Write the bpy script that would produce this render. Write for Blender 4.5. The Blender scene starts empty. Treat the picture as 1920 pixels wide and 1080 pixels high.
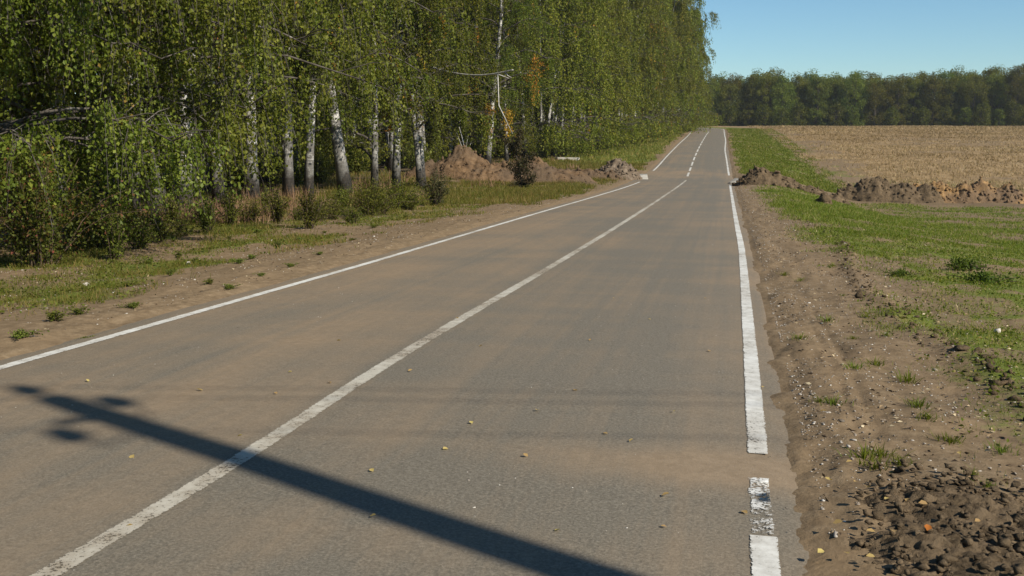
import bpy, math, random
import numpy as np
from mathutils import Vector

# ------------------------------------------------------------------ camera, sky, sun, exposure
scene = bpy.context.scene
W0, H0, F0 = 1920.0, 1080.0, 1920.0
YAW, PITCH, EYE = 0.21069, 0.15917, 1.785
SUN_EL = math.radians(37.0)
SUN_STRENGTH, SKY_STRENGTH, EXPOSURE = 4.4, 0.08, 0.6
SUN_DX, SUN_DY = -0.887, 0.462            # ground direction in which shadows fall

cam_data = bpy.data.cameras.new('camera')
cam_data.sensor_width = 36.0
cam_data.lens = 36.0 * F0 / W0
cam_data.clip_start = 0.05
cam_data.clip_end = 6000.0
cam = bpy.data.objects.new('camera', cam_data)
scene.collection.objects.link(cam)
cam.location = (0, 0, EYE)
cam.rotation_euler = (math.pi / 2 - PITCH, 0, YAW)
scene.camera = cam
scene.render.resolution_x, scene.render.resolution_y = 1024, 576

world = bpy.data.worlds.new('World'); scene.world = world; world.use_nodes = True
wn = world.node_tree
sky = wn.nodes.new('ShaderNodeTexSky'); sky.sky_type = 'NISHITA'; sky.sun_disc = False
sky.sun_elevation = SUN_EL
sky.sun_rotation = math.atan2(-SUN_DX, -SUN_DY)
sky.altitude = 900.0; sky.air_density = 1.0; sky.dust_density = 0.0; sky.ozone_density = 6.0
bg = wn.nodes['Background']; bg.inputs['Strength'].default_value = SKY_STRENGTH
grade = wn.nodes.new('ShaderNodeMix'); grade.data_type = 'RGBA'; grade.blend_type = 'MULTIPLY'; grade.inputs[0].default_value = 1.0
grade.inputs[7].default_value = (.90, 1.0, .93, 1)      # the whole sky a touch cooler, as the photograph's white balance
wn.links.new(sky.outputs[0], grade.inputs[6]); wn.links.new(grade.outputs[2], bg.inputs['Color'])

sun_l = bpy.data.lights.new('sun', 'SUN'); sun_l.energy = SUN_STRENGTH
sun_l.angle = math.radians(0.53); sun_l.color = (1.0, 0.93, 0.79)
sun = bpy.data.objects.new('sun', sun_l); scene.collection.objects.link(sun)
SUNDIR = Vector((SUN_DX * math.cos(SUN_EL), SUN_DY * math.cos(SUN_EL), -math.sin(SUN_EL))).normalized()
sun.rotation_euler = SUNDIR.to_track_quat('-Z', 'Y').to_euler()
scene.view_settings.view_transform = 'Standard'
scene.view_settings.look = 'None'
scene.view_settings.exposure = EXPOSURE
scene.view_settings.gamma = 1.0
scene.render.engine = 'CYCLES'
scene.cycles.max_bounces = 5
scene.cycles.diffuse_bounces = 3
scene.cycles.transmission_bounces = 3
scene.cycles.transparent_max_bounces = 6

rng = np.random.default_rng(11)
random.seed(5)
col = scene.collection

# ------------------------------------------------------------------ numpy noise
def _hash(ix, iy, seed):
    h = (ix.astype(np.int64) * 374761393 + iy.astype(np.int64) * 668265263 + seed * 1442695041) & 0xffffffff
    h = ((h ^ (h >> 13)) * 1274126177) & 0xffffffff
    return ((h ^ (h >> 16)) & 0xffff) / 65535.0
def vnoise(x, y, seed=0):
    x = np.asarray(x, float); y = np.asarray(y, float)
    ix = np.floor(x); iy = np.floor(y); fx = x - ix; fy = y - iy
    fx = fx * fx * fx * (fx * (fx * 6 - 15) + 10); fy = fy * fy * fy * (fy * (fy * 6 - 15) + 10)
    a = _hash(ix, iy, seed); b = _hash(ix + 1, iy, seed); c = _hash(ix, iy + 1, seed); d = _hash(ix + 1, iy + 1, seed)
    return (a * (1 - fx) + b * fx) * (1 - fy) + (c * (1 - fx) + d * fx) * fy * 1.0
def fbm(x, y, seed=0, octv=4, gain=0.5):
    s = 0; a = 1.0; t = 0
    c, sn = math.cos(0.6), math.sin(0.6)
    for o in range(octv):
        s = s + a * (vnoise(x, y, seed + o * 17) - 0.5); t += a; a *= gain
        x, y = (x * c - y * sn) * 2.03 + 3.1, (x * sn + y * c) * 2.03 - 1.7
    return s / t * 2.0
def sstep(a, b, x):
    t = np.clip((np.asarray(x, float) - a) / (b - a), 0, 1); return t * t * (3 - 2 * t)

# ------------------------------------------------------------------ terrain
_py = np.array([-80, -20, 0, 7.4, 15.9, 29.9, 44, 57, 68, 81, 105, 136, 163, 190, 215, 250, 320, 500, 3000.])
_pz = np.array([2.0, 0.52, 0, -.14, -.40, -.83, -1.27, -1.62, -1.79, -1.80, -1.34, -.68, -.16, .34, .74, 1.0, 1.05, 1.0, 0.0])
_dy = np.diff(_py); _dl = np.diff(_pz) / _dy
_m = np.zeros(len(_py)); _m[0] = _dl[0]; _m[-1] = _dl[-1]
for _i in range(1, len(_py) - 1):
    _m[_i] = (_dl[_i - 1] * _dy[_i] + _dl[_i] * _dy[_i - 1]) / (_dy[_i] + _dy[_i - 1])
def P(y):
    y = np.clip(np.asarray(y, float), _py[0], _py[-1])
    i = np.clip(np.searchsorted(_py, y) - 1, 0, len(_py) - 2)
    h = _dy[i]; t = (y - _py[i]) / h
    return ((2 * t**3 - 3 * t**2 + 1) * _pz[i] + (t**3 - 2 * t**2 + t) * h * _m[i]
            + (-2 * t**3 + 3 * t**2) * _pz[i + 1] + (t**3 - t**2) * h * _m[i + 1])

_cy, _sy, _cp, _sp = math.cos(YAW), math.sin(YAW), math.cos(PITCH), math.sin(PITCH)
CF = np.array([-_sy * _cp, _cy * _cp, -_sp]); CR = np.array([_cy, _sy, 0.0]); CU = np.cross(CR, CF)
def ray(px, py):
    d = CF + (px - 960) / F0 * CR - (py - 540) / F0 * CU
    return d / np.linalg.norm(d)
def hit_fn(px, py, fn, tmax=700):
    """a photograph point measured out on the ground"""
    d = ray(px, py); t = 2.0; pt = t
    while t < tmax:
        p = np.array([0, 0, EYE]) + d * t
        if p[2] < fn(p[0], p[1]):
            lo, hi = pt, t
            for _ in range(30):
                m = (lo + hi) / 2; q = np.array([0, 0, EYE]) + d * m
                if q[2] < fn(q[0], q[1]): hi = m
                else: lo = m
            return np.array([0, 0, EYE]) + d * hi
        pt = t; t *= 1.02
    return np.array([0, 0, EYE]) + d * pt
def road_hit(px, py): return hit_fn(px, py, lambda x, y: float(P(y)))

# road centre line (measured from the three painted lines)
_cly = np.array([-60, 0, 7.4, 15.9, 29.9, 57.4, 80.9, 104.8, 136, 163, 190, 205.])
_clx = np.array([-2.72, -2.72, -2.72, -2.70, -2.77, -2.95, -3.11, -3.45, -3.86, -4.15, -4.45, -4.75])
def CX(y): return np.interp(y, _cly, _clx)
cl = [(float(CX(y)), y) for y in np.concatenate([np.arange(-60, 3, 3.0), np.arange(3, 60, 0.75), np.arange(60, 205, 1.5)])]
_x0, _y0 = float(CX(205)), 205.0
_R = 42.0
for a in np.linspace(0, math.radians(100), 34):
    cl.append((_x0 - _R * (1 - math.cos(a)) - 0.02 * math.sin(a), _y0 + _R * math.sin(a)))
_ex, _ey = cl[-1]
for k in range(1, 20):
    cl.append((_ex - 5 * k * math.cos(math.radians(10)), _ey - 5 * k * math.sin(math.radians(10))))
cl = np.array(cl)
HL, HR = 3.17, 3.12       # asphalt half widths to the left and right
def road_u(x, y):
    """signed distance from the road's centre line (approximate)"""
    x = np.asarray(x, float); y = np.asarray(y, float)
    u = x - CX(y)
    far = y > 198
    if np.any(far):
        xx = np.atleast_1d(x)[np.atleast_1d(far)]; yy = np.atleast_1d(y)[np.atleast_1d(far)]
        q = cl[cl[:, 1] > 190]
        best = np.full(xx.shape, 1e9); sg = np.ones(xx.shape)
        for i in range(len(q) - 1):
            d = q[i + 1] - q[i]; L2 = d @ d
            t = np.clip(((xx - q[i, 0]) * d[0] + (yy - q[i, 1]) * d[1]) / L2, 0, 1)
            ddx = xx - q[i, 0] - t * d[0]; ddy = yy - q[i, 1] - t * d[1]
            dd = np.hypot(ddx, ddy); b = dd < best
            best[b] = dd[b]; sg[b] = np.sign(d[1] * ddx - d[0] * ddy)[b]
        u = np.atleast_1d(u).copy(); u[np.atleast_1d(far)] = best * sg
        if x.ndim == 0: u = u[0]
    return u
_dyk = np.array([-60, 0, 10, 20, 45, 60, 90, 120, 160, 190, 3000])
_ddk = np.array([.3, .3, .3, .45, 1.0, 1.35, 1.25, .6, .2, 0, 0])
def T0(x, y):
    x = np.asarray(x, float); y = np.asarray(y, float)
    u = road_u(x, y); z = P(y)
    z = z - np.interp(y, _dyk, _ddk) * sstep(4.6, 11.0, u)
    z = z + 3.8 * sstep(38, 140, -x) - 0.15 * sstep(3.8, 6, -u) * sstep(60, 20, y)
    z = z + 0.25 * sstep(7, 14, -u) * sstep(40, 60, y) * sstep(230, 180, y)
    return z
def T(x, y):
    x = np.asarray(x, float); y = np.asarray(y, float)
    u = road_u(x, y); z = T0(x, y)
    off = np.where(u > 0, u - HR, -u - HL)
    rough = sstep(0.0, 1.2, off)
    far = np.clip(np.abs(y) / 60, 0.3, 1.6)
    z = z + rough * (0.05 * fbm(x * 1.3, y * 1.3, 3) + 0.10 * far * fbm(x * 0.23, y * 0.23, 9))
    z = z + np.where(off < -0.2, -0.05, np.where(off < 0.25, -0.05 + 0.075 * (off + 0.2) / 0.45, 0.025)) \
        + (0.03 * fbm(x * 3.1, y * 2.2, 21) + .024 * fbm(x * 5, y * 1.1, 22, 3) + .014 * fbm(x * 17, y * 15, 23, 2)) * sstep(-0.25, 0.05, off) * sstep(1.5, 0.3, off)
    # clod berm along the grass edge and wheel ruts on the right verge
    bl = 1.55 + 0.25 * np.sin(y * 0.35) 
    z = z + 0.05 * np.exp(-((u - HR - bl) / 0.14) ** 2) * (0.6 + fbm(x * 5, y * 5, 31)) * sstep(35, 12, y) * (y > 0)
    for r in (0.42, 0.52): 
        z = z - 0.022 * np.exp(-((u - HR - r - 0.03 * np.sin(y * .9)) / 0.028) ** 2) * sstep(4, 7, y) * sstep(14, 10, y)
    return z
def gz(x, y): return float(T(np.float64(x), np.float64(y)))
def ground_hit(px, py): return hit_fn(px, py, lambda x, y: float(T0(np.float64(x), np.float64(y))))

# ------------------------------------------------------------------ helpers
def tag(o, label=None, cat=None, group=None, kind=None):
    if label: o['label'] = label
    if cat: o['category'] = cat
    if group: o['group'] = group
    if kind: o['kind'] = kind
    return o
def empty(name, loc, rz=0.0):
    o = bpy.data.objects.new(name, None); o.empty_display_size = 0.3
    o.location = loc; o.rotation_euler = (0, 0, rz); col.objects.link(o); return o
def link(name, me, mat=None, parent=None):
    if mat is not None:
        me.materials.clear(); me.materials.append(mat)
    o = bpy.data.objects.new(name, me); col.objects.link(o)
    if parent is not None: o.parent = parent
    return o
def mk(name, V, tris=None, quads=None, smooth=False, attrs=None, colattrs=None, uv=None):
    V = np.ascontiguousarray(V, dtype=np.float32)
    t = np.zeros((0, 3), np.int32) if tris is None or len(tris) == 0 else np.asarray(tris, np.int32)
    q = np.zeros((0, 4), np.int32) if quads is None or len(quads) == 0 else np.asarray(quads, np.int32)
    me = bpy.data.meshes.new(name)
    nl = t.size + q.size; npoly = len(t) + len(q)
    me.vertices.add(len(V)); me.vertices.foreach_set('co', V.ravel())
    me.loops.add(nl); me.loops.foreach_set('vertex_index', np.concatenate([t.ravel(), q.ravel()]).astype(np.int32))
    me.polygons.add(npoly)
    st = np.concatenate([np.arange(len(t)) * 3, t.size + np.arange(len(q)) * 4]).astype(np.int32)
    me.polygons.foreach_set('loop_start', st)
    if smooth: me.polygons.foreach_set('use_smooth', np.ones(npoly, bool))
    me.update(calc_edges=True)
    for k, a in (attrs or {}).items():
        at = me.attributes.new(k, 'FLOAT', 'POINT'); at.data.foreach_set('value', np.asarray(a, np.float32))
    for k, a in (colattrs or {}).items():
        at = me.attributes.new(k, 'FLOAT_COLOR', 'POINT'); at.data.foreach_set('color', np.asarray(a, np.float32).ravel())
    if uv is not None:
        ul = me.uv_layers.new(name='UVMap')
        idx = np.concatenate([t.ravel(), q.ravel()])
        ul.data.foreach_set('uv', np.asarray(uv, np.float32)[idx].ravel())
    me.validate()
    return me
class Bag:
    """collects shapes into one mesh"""
    def __init__(s): s.V = []; s.T = []; s.Q = []; s.n = 0; s.A = []
    def add(s, V, tris=None, quads=None, a=None):
        V = np.asarray(V, float)
        s.V.append(V)
        if tris is not None and len(tris): s.T.append(np.asarray(tris) + s.n)
        if quads is not None and len(quads): s.Q.append(np.asarray(quads) + s.n)
        s.A.append(np.zeros(len(V)) if a is None else np.broadcast_to(np.asarray(a, float), (len(V),)))
        s.n += len(V)
    def mesh(s, name, smooth=False, uv=None):
        return mk(name, np.concatenate(s.V), np.concatenate(s.T) if s.T else None,
                  np.concatenate(s.Q) if s.Q else None, smooth, {'var': np.concatenate(s.A)})
def tube(pts, rad, sides=6, cap=True):
    pts = np.asarray(pts, float); n = len(pts); rad = np.broadcast_to(np.asarray(rad, float), (n,))
    tg = np.gradient(pts, axis=0); tg /= np.linalg.norm(tg, axis=1)[:, None] + 1e-9
    ref = np.array([1.0, 0.13, 0.0]) if abs(tg[:, 2]).mean() > 0.6 else np.array([0.05, 0.07, 1.0])
    a = np.cross(tg, ref); a /= np.linalg.norm(a, axis=1)[:, None] + 1e-9
    b = np.cross(tg, a)
    th = np.arange(sides) / sides * 2 * math.pi
    V = pts[:, None, :] + rad[:, None, None] * (np.cos(th)[None, :, None] * a[:, None, :] + np.sin(th)[None, :, None] * b[:, None, :])
    V = V.reshape(-1, 3)
    i = np.arange(n - 1)[:, None] * sides; j = np.arange(sides)[None, :]; k = (j + 1) % sides
    Q = np.stack([i + j, i + k, i + sides + k, i + sides + j], -1).reshape(-1, 4)
    Tt = []
    if cap:
        V = np.concatenate([V, pts[:1], pts[-1:]]); c0 = n * sides
        for q in range(sides):
            Tt.append((c0, (q + 1) % sides, q)); Tt.append((c0 + 1, (n - 1) * sides + q, (n - 1) * sides + (q + 1) % sides))
    return V, np.array(Tt, int).reshape(-1, 3), Q
def leaves(C, D, size, r, var, fold=0.25, aspect=0.72):
    """C centres (stalk ends), D leaf directions: folded four-point leaves, two triangles each"""
    n = len(C)
    D = D / (np.linalg.norm(D, axis=1)[:, None] + 1e-9)
    S = np.cross(D, r.normal(size=(n, 3))); S /= np.linalg.norm(S, axis=1)[:, None] + 1e-9
    N = np.cross(D, S)
    sz = np.broadcast_to(np.asarray(size, float), (n,))[:, None]
    base = C; tip = C + D * sz
    mid = C + D * sz * 0.42
    l = mid + S * sz * aspect * 0.5 + N * sz * fold * 0.5
    rr = mid - S * sz * aspect * 0.5 + N * sz * fold * 0.5
    V = np.stack([base, l, tip, rr], 1).reshape(-1, 3)
    b = np.arange(n)[:, None] * 4
    tris = np.concatenate([b + np.array([[0, 1, 2]]), b + np.array([[0, 2, 3]])])
    return V, tris, np.repeat(var, 4)
def copy_tree(o, parent=None, name=None):
    c = o.copy(); col.objects.link(c); c.parent = parent
    for ch in [k for k in bpy.data.objects if k.parent == o]: copy_tree(ch, c)
    return c

# ------------------------------------------------------------------ materials
def mat(name):
    m = bpy.data.materials.new(name); m.use_nodes = True
    return m, m.node_tree.nodes, m.node_tree.links, m.node_tree.nodes['Principled BSDF']
def noise(N, L, vec, scale, detail=4, rough=0.55, dist=0.0):
    n = N.new('ShaderNodeTexNoise'); n.inputs['Scale'].default_value = scale
    n.inputs['Detail'].default_value = detail; n.inputs['Roughness'].default_value = rough
    n.inputs['Distortion'].default_value = dist
    if vec is not None: L.new(vec, n.inputs['Vector'])
    return n.outputs['Fac']
def ramp(N, L, fac, stops):
    r = N.new('ShaderNodeValToRGB'); e = r.color_ramp.elements
    while len(e) < len(stops): e.new(0.5)
    for i, (p, c) in enumerate(stops):
        e[i].position = p; e[i].color = (*c, 1) if len(c) == 3 else c
    if fac is not None: L.new(fac, r.inputs[0])
    return r.outputs[0]
def g(v): return (v, v, v)
def mixc(N, L, fac, a, b, mode='MIX'):
    m = N.new('ShaderNodeMix'); m.data_type = 'RGBA'; m.blend_type = mode
    for sock, v in ((m.inputs[0], fac), (m.inputs[6], a), (m.inputs[7], b)):
        if hasattr(v, 'is_linked') or hasattr(v, 'node'): L.new(v, sock)
        elif isinstance(v, tuple): sock.default_value = (*v, 1)
        else: sock.default_value = v
    return m.outputs[2]
def mth(N, L, op, a, b=0.0, c=None, clamp=False):
    m = N.new('ShaderNodeMath'); m.operation = op; m.use_clamp = clamp
    for i, v in enumerate((a, b, c)):
        if v is None: continue
        if hasattr(v, 'node'): L.new(v, m.inputs[i])
        else: m.inputs[i].default_value = v
    return m.outputs[0]
def mapping(N, L, vec, scale, rot=(0, 0, 0)):
    m = N.new('ShaderNodeMapping'); m.inputs['Scale'].default_value = scale; m.inputs['Rotation'].default_value = rot
    L.new(vec, m.inputs['Vector']); return m.outputs[0]
def bump(N, L, h, strength, dist, bsdf):
    b = N.new('ShaderNodeBump'); b.inputs['Strength'].default_value = strength; b.inputs['Distance'].default_value = dist
    L.new(h, b.inputs['Height']); L.new(b.outputs[0], bsdf.inputs['Normal'])
def objco(N): return N.new('ShaderNodeTexCoord').outputs['Object']
def attr(N, name, out='Fac'):
    a = N.new('ShaderNodeAttribute'); a.attribute_name = name; return a.outputs[out]

def leaf_mat(name, stops, trans=0.42, hue_rand=0.04, spec=0.12, val_rand=.3, hue_shift=.014):
    m, N, L, b = mat(name)
    v = attr(N, 'var')
    c = ramp(N, L, v, stops)
    oi = N.new('ShaderNodeObjectInfo')
    hs = N.new('ShaderNodeHueSaturation')
    L.new(mth(N, L, 'MULTIPLY_ADD', oi.outputs['Random'], hue_rand, 0.5 - hue_shift - hue_rand / 2), hs.inputs['Hue'])
    L.new(mth(N, L, 'MULTIPLY_ADD', oi.outputs['Random'], val_rand, 1.0 - val_rand / 2), hs.inputs['Value'])
    L.new(c, hs.inputs['Color']); c = hs.outputs[0]
    L.new(c, b.inputs['Base Color']); b.inputs['Roughness'].default_value = 0.5
    b.inputs['Specular IOR Level'].default_value = spec
    t = N.new('ShaderNodeBsdfTranslucent'); L.new(mixc(N, L, 1.0, c, (1.0, 1.05, 0.5), 'MULTIPLY'), t.inputs[0])
    ms = N.new('ShaderNodeMixShader'); ms.inputs[0].default_value = trans
    L.new(b.outputs[0], ms.inputs[1]); L.new(t.outputs[0], ms.inputs[2])
    L.new(ms.outputs[0], N['Material Output'].inputs['Surface'])
    return m
M = {}
M['birch_leaf'] = leaf_mat('birch_leaf', [(0.0, (.050, .072, .010)), (.45, (.105, .138, .016)), (.8, (.185, .200, .028)), (.93, (.27, .23, .04)), (1.0, (.38, .24, .03))])
M['wall_leaf'] = leaf_mat('far_birch_leaf', [(0.0, (.065, .090, .012)), (.45, (.145, .175, .020)), (.8, (.245, .245, .034)), (.93, (.32, .27, .045)), (1.0, (.42, .27, .03))], trans=.42)
M['near_leaf'] = leaf_mat('near_birch_leaf', [(0.0, (.055, .082, .010)), (.45, (.130, .172, .021)), (.82, (.235, .262, .042)), (.95, (.30, .28, .07)), (1.0, (.34, .22, .05))], spec=.2)
M['yellow_leaf'] = leaf_mat('yellow_leaf', [(0.0, (.25, .17, .02)), (.6, (.42, .26, .03)), (1.0, (.45, .20, .03))])
M['red_leaf'] = leaf_mat('reddish_shrub_leaf', [(0.0, (.045, .07, .015)), (.68, (.10, .13, .02)), (.88, (.19, .11, .04)), (1.0, (.28, .11, .06))])
M['shrub_leaf'] = leaf_mat('shrub_leaf', [(0.0, (.045, .062, .010)), (.5, (.105, .130, .018)), (1.0, (.21, .21, .04))])
M['wood_leaf'] = leaf_mat('wood_leaf', [(0.0, (.075, .100, .018)), (.5, (.155, .175, .028)), (.9, (.25, .245, .040)), (1.0, (.31, .26, .05))], hue_rand=.08, val_rand=.5, trans=.5)
M['weed_leaf'] = leaf_mat('weed_leaf', [(0.0, (.065, .095, .016)), (.6, (.125, .165, .026)), (1.0, (.22, .23, .055))])
M['dark_weed_leaf'] = leaf_mat('dark_weed_leaf', [(0.0, (.045, .085, .014)), (.6, (.08, .135, .02)), (1.0, (.14, .19, .035))])
M['dry_leaf'] = leaf_mat('dry_leaf', [(0.0, (.045, .04, .02)), (.6, (.07, .075, .025)), (1.0, (.13, .10, .05))])
M['grass'] = leaf_mat('grass_blade', [(0.0, (.075, .115, .012)), (.45, (.135, .180, .020)), (.68, (.21, .22, .045)), (.85, (.34, .27, .12)), (1.0, (.42, .34, .18))])
M['verge_grass'] = leaf_mat('verge_grass_blade', [(0.0, (.075, .10, .016)), (.4, (.14, .155, .025)), (.62, (.24, .205, .055)), (1.0, (.38, .27, .11))])
M['straw'] = leaf_mat('straw_blade', [(0.0, (.17, .115, .055)), (.5, (.275, .190, .098)), (.85, (.36, .265, .15)), (1.0, (.15, .14, .045))], trans=.2)

def bark():
    m, N, L, b = mat('birch_bark'); co = objco(N)
    st = noise(N, L, mapping(N, L, co, (3.0, 3.0, 14.0)), 1.6, 5, .65)
    marks = ramp(N, L, st, [(.50, g(0)), (.57, g(1))])
    patch = noise(N, L, mapping(N, L, co, (1.5, 1.5, 1.1)), 1.4, 4, .6)
    pm = ramp(N, L, patch, [(.46, g(0)), (.53, g(1))])
    sep = N.new('ShaderNodeSeparateXYZ'); L.new(co, sep.inputs[0])
    hgt = mth(N, L, 'ADD', sep.outputs[2], mth(N, L, 'MULTIPLY', patch, 2.6))
    low = ramp(N, L, mth(N, L, 'MULTIPLY', hgt, 0.20), [(.40, g(1)), (.74, g(0))])
    white = ramp(N, L, noise(N, L, co, 7, 4), [(.3, (.34, .32, .29)), (.7, (.66, .64, .60))])
    dark = ramp(N, L, noise(N, L, mapping(N, L, co, (9, 9, 2.5)), 3, 4), [(.35, (.018, .015, .013)), (.7, (.075, .062, .05))])
    k = mth(N, L, 'MAXIMUM', mth(N, L, 'MULTIPLY', marks, .85), mth(N, L, 'MULTIPLY', pm, .8))
    k = mth(N, L, 'MAXIMUM', k, low)
    L.new(mixc(N, L, k, white, dark), b.inputs['Base Color']); b.inputs['Roughness'].default_value = .75
    bump(N, L, mth(N, L, 'ADD', st, mth(N, L, 'MULTIPLY', k, -.6)), .6, .03, b)
    return m
M['bark'] = bark()
def simple(name, stops, scale, rough=.85, bs=.5, bd=.02, detail=5, sc=(1, 1, 1)):
    m, N, L, b = mat(name); co = mapping(N, L, objco(N), sc)
    n = noise(N, L, co, scale, detail, .6)
    L.new(ramp(N, L, n, stops), b.inputs['Base Color']); b.inputs['Roughness'].default_value = rough
    b.inputs['Specular IOR Level'].default_value = .2
    if bs: bump(N, L, n, bs, bd, b)
    return m
M['limb'] = simple('branch_bark', [(.35, (.035, .028, .024)), (.6, (.11, .095, .08)), (.75, (.30, .28, .25))], 3.0)
M['dark_bark'] = simple('dark_bark', [(.3, (.03, .024, .018)), (.7, (.095, .078, .06))], 5.0)
M['dead_wood'] = simple('dead_white_branch', [(.3, (.30, .28, .25)), (.7, (.60, .57, .53))], 6.0)
M['twig'] = simple('twig', [(.3, (.05, .035, .022)), (.7, (.12, .085, .055))], 8.0, bs=0)
M['concrete'] = simple('concrete', [(.3, (.26, .24, .20)), (.7, (.42, .39, .34))], 4.0, bs=.4)
M['pole'] = simple('pole_concrete', [(.3, (.30, .29, .27)), (.7, (.42, .41, .38))], 4.0, bs=.3)
M['steel'] = simple('galvanised_steel', [(.3, (.18, .18, .18)), (.7, (.3, .3, .3))], 9.0, rough=.5, bs=0)
M['porcelain'] = simple('insulator_porcelain', [(.3, (.25, .14, .08)), (.7, (.35, .22, .14))], 9.0, rough=.25, bs=0)
M['stone'] = leaf_mat('stone_chip', [(0.0, (.12, .095, .07)), (.5, (.30, .25, .20)), (1.0, (.62, .58, .52))], trans=0.0, hue_rand=0, hue_shift=0)
def soil_mat(name, dark, mid, light, scale, bd=.05, dry=None):
    m, N, L, b = mat(name); co = objco(N)
    n1 = noise(N, L, co, scale, 8, .68, .3); n2 = noise(N, L, co, scale * .22, 4, .5)
    c = ramp(N, L, n1, [(.30, dark), (.5, mid), (.68, light)])
    if dry: c = mixc(N, L, ramp(N, L, n2, [(.42, g(0)), (.60, g(.8))]), c, dry)
    L.new(c, b.inputs['Base Color']); b.inputs['Roughness'].default_value = .95; b.inputs['Specular IOR Level'].default_value = .1
    bump(N, L, n1, .9, bd, b); return m
M['brown_heap'] = soil_mat('brown_heap_soil', (.055, .035, .020), (.140, .086, .046), (.205, .134, .075), 2.6, .12, (.10, .070, .046))
M['dark_heap'] = soil_mat('dark_heap_soil', (.045, .033, .020), (.108, .076, .045), (.165, .118, .072), 2.6, .12)
M['clay_heap'] = soil_mat('clay_heap_soil', (.085, .052, .03), (.255, .150, .062), (.38, .24, .11), 2.2, .12, (.13, .09, .06))
M['gravel_heap'] = soil_mat('gravel_heap_soil', (.07, .052, .036), (.135, .10, .07), (.22, .175, .13), 5.0, .06)
M['mud'] = soil_mat('churned_mud', (.030, .021, .013), (.085, .061, .037), (.165, .119, .073), 24.0, .03, (.165, .118, .072))

def ground_mat():
    m, N, L, b = mat('ground'); co = objco(N)
    a = N.new('ShaderNodeAttribute'); a.attribute_name = 'mask'
    sp = N.new('ShaderNodeSeparateColor'); L.new(a.outputs['Color'], sp.inputs[0])
    n_f = noise(N, L, co, 9.0, 8, .7); n_m = noise(N, L, co, 1.3, 6, .62); n_l = noise(N, L, co, .22, 4, .5)
    soil = ramp(N, L, n_f, [(.28, (.095, .066, .040)), (.5, (.178, .127, .076)), (.72, (.265, .197, .125))])
    soil = mixc(N, L, ramp(N, L, n_m, [(.35, g(0)), (.7, g(.7))]), soil, (.205, .142, .083))
    grass = ramp(N, L, n_m, [(.3, (.085, .105, .022)), (.55, (.125, .145, .030)), (.75, (.20, .17, .06))])
    gm = mth(N, L, 'ADD', sp.outputs[0], mth(N, L, 'MULTIPLY_ADD', n_f, .9, -.45))
    c = mixc(N, L, ramp(N, L, gm, [(.35, g(0)), (.65, g(1))]), soil, grass)
    straw = ramp(N, L, noise(N, L, mapping(N, L, co, (1.0, .45, 1), (0, 0, .5)), .9, 7, .7), [(.28, (.10, .075, .035)), (.48, (.23, .155, .078)), (.7, (.34, .245, .135))])
    sm = mth(N, L, 'ADD', sp.outputs[1], mth(N, L, 'MULTIPLY_ADD', n_m, .7, -.35))
    c = mixc(N, L, ramp(N, L, sm, [(.35, g(0)), (.65, g(1))]), c, straw)
    litter = ramp(N, L, n_f, [(.3, (.05, .04, .025)), (.7, (.13, .095, .055))])
    dm = mth(N, L, 'ADD', sp.outputs[2], mth(N, L, 'MULTIPLY_ADD', n_m, .6, -.3))
    c = mixc(N, L, ramp(N, L, dm, [(.35, g(0)), (.65, g(1))]), c, litter)
    L.new(c, b.inputs['Base Color']); b.inputs['Roughness'].default_value = .95; b.inputs['Specular IOR Level'].default_value = .08
    h = mth(N, L, 'ADD', mth(N, L, 'MULTIPLY', n_f, .35), n_m)
    bump(N, L, h, .8, .05, b); return m
M['ground'] = ground_mat()

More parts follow.
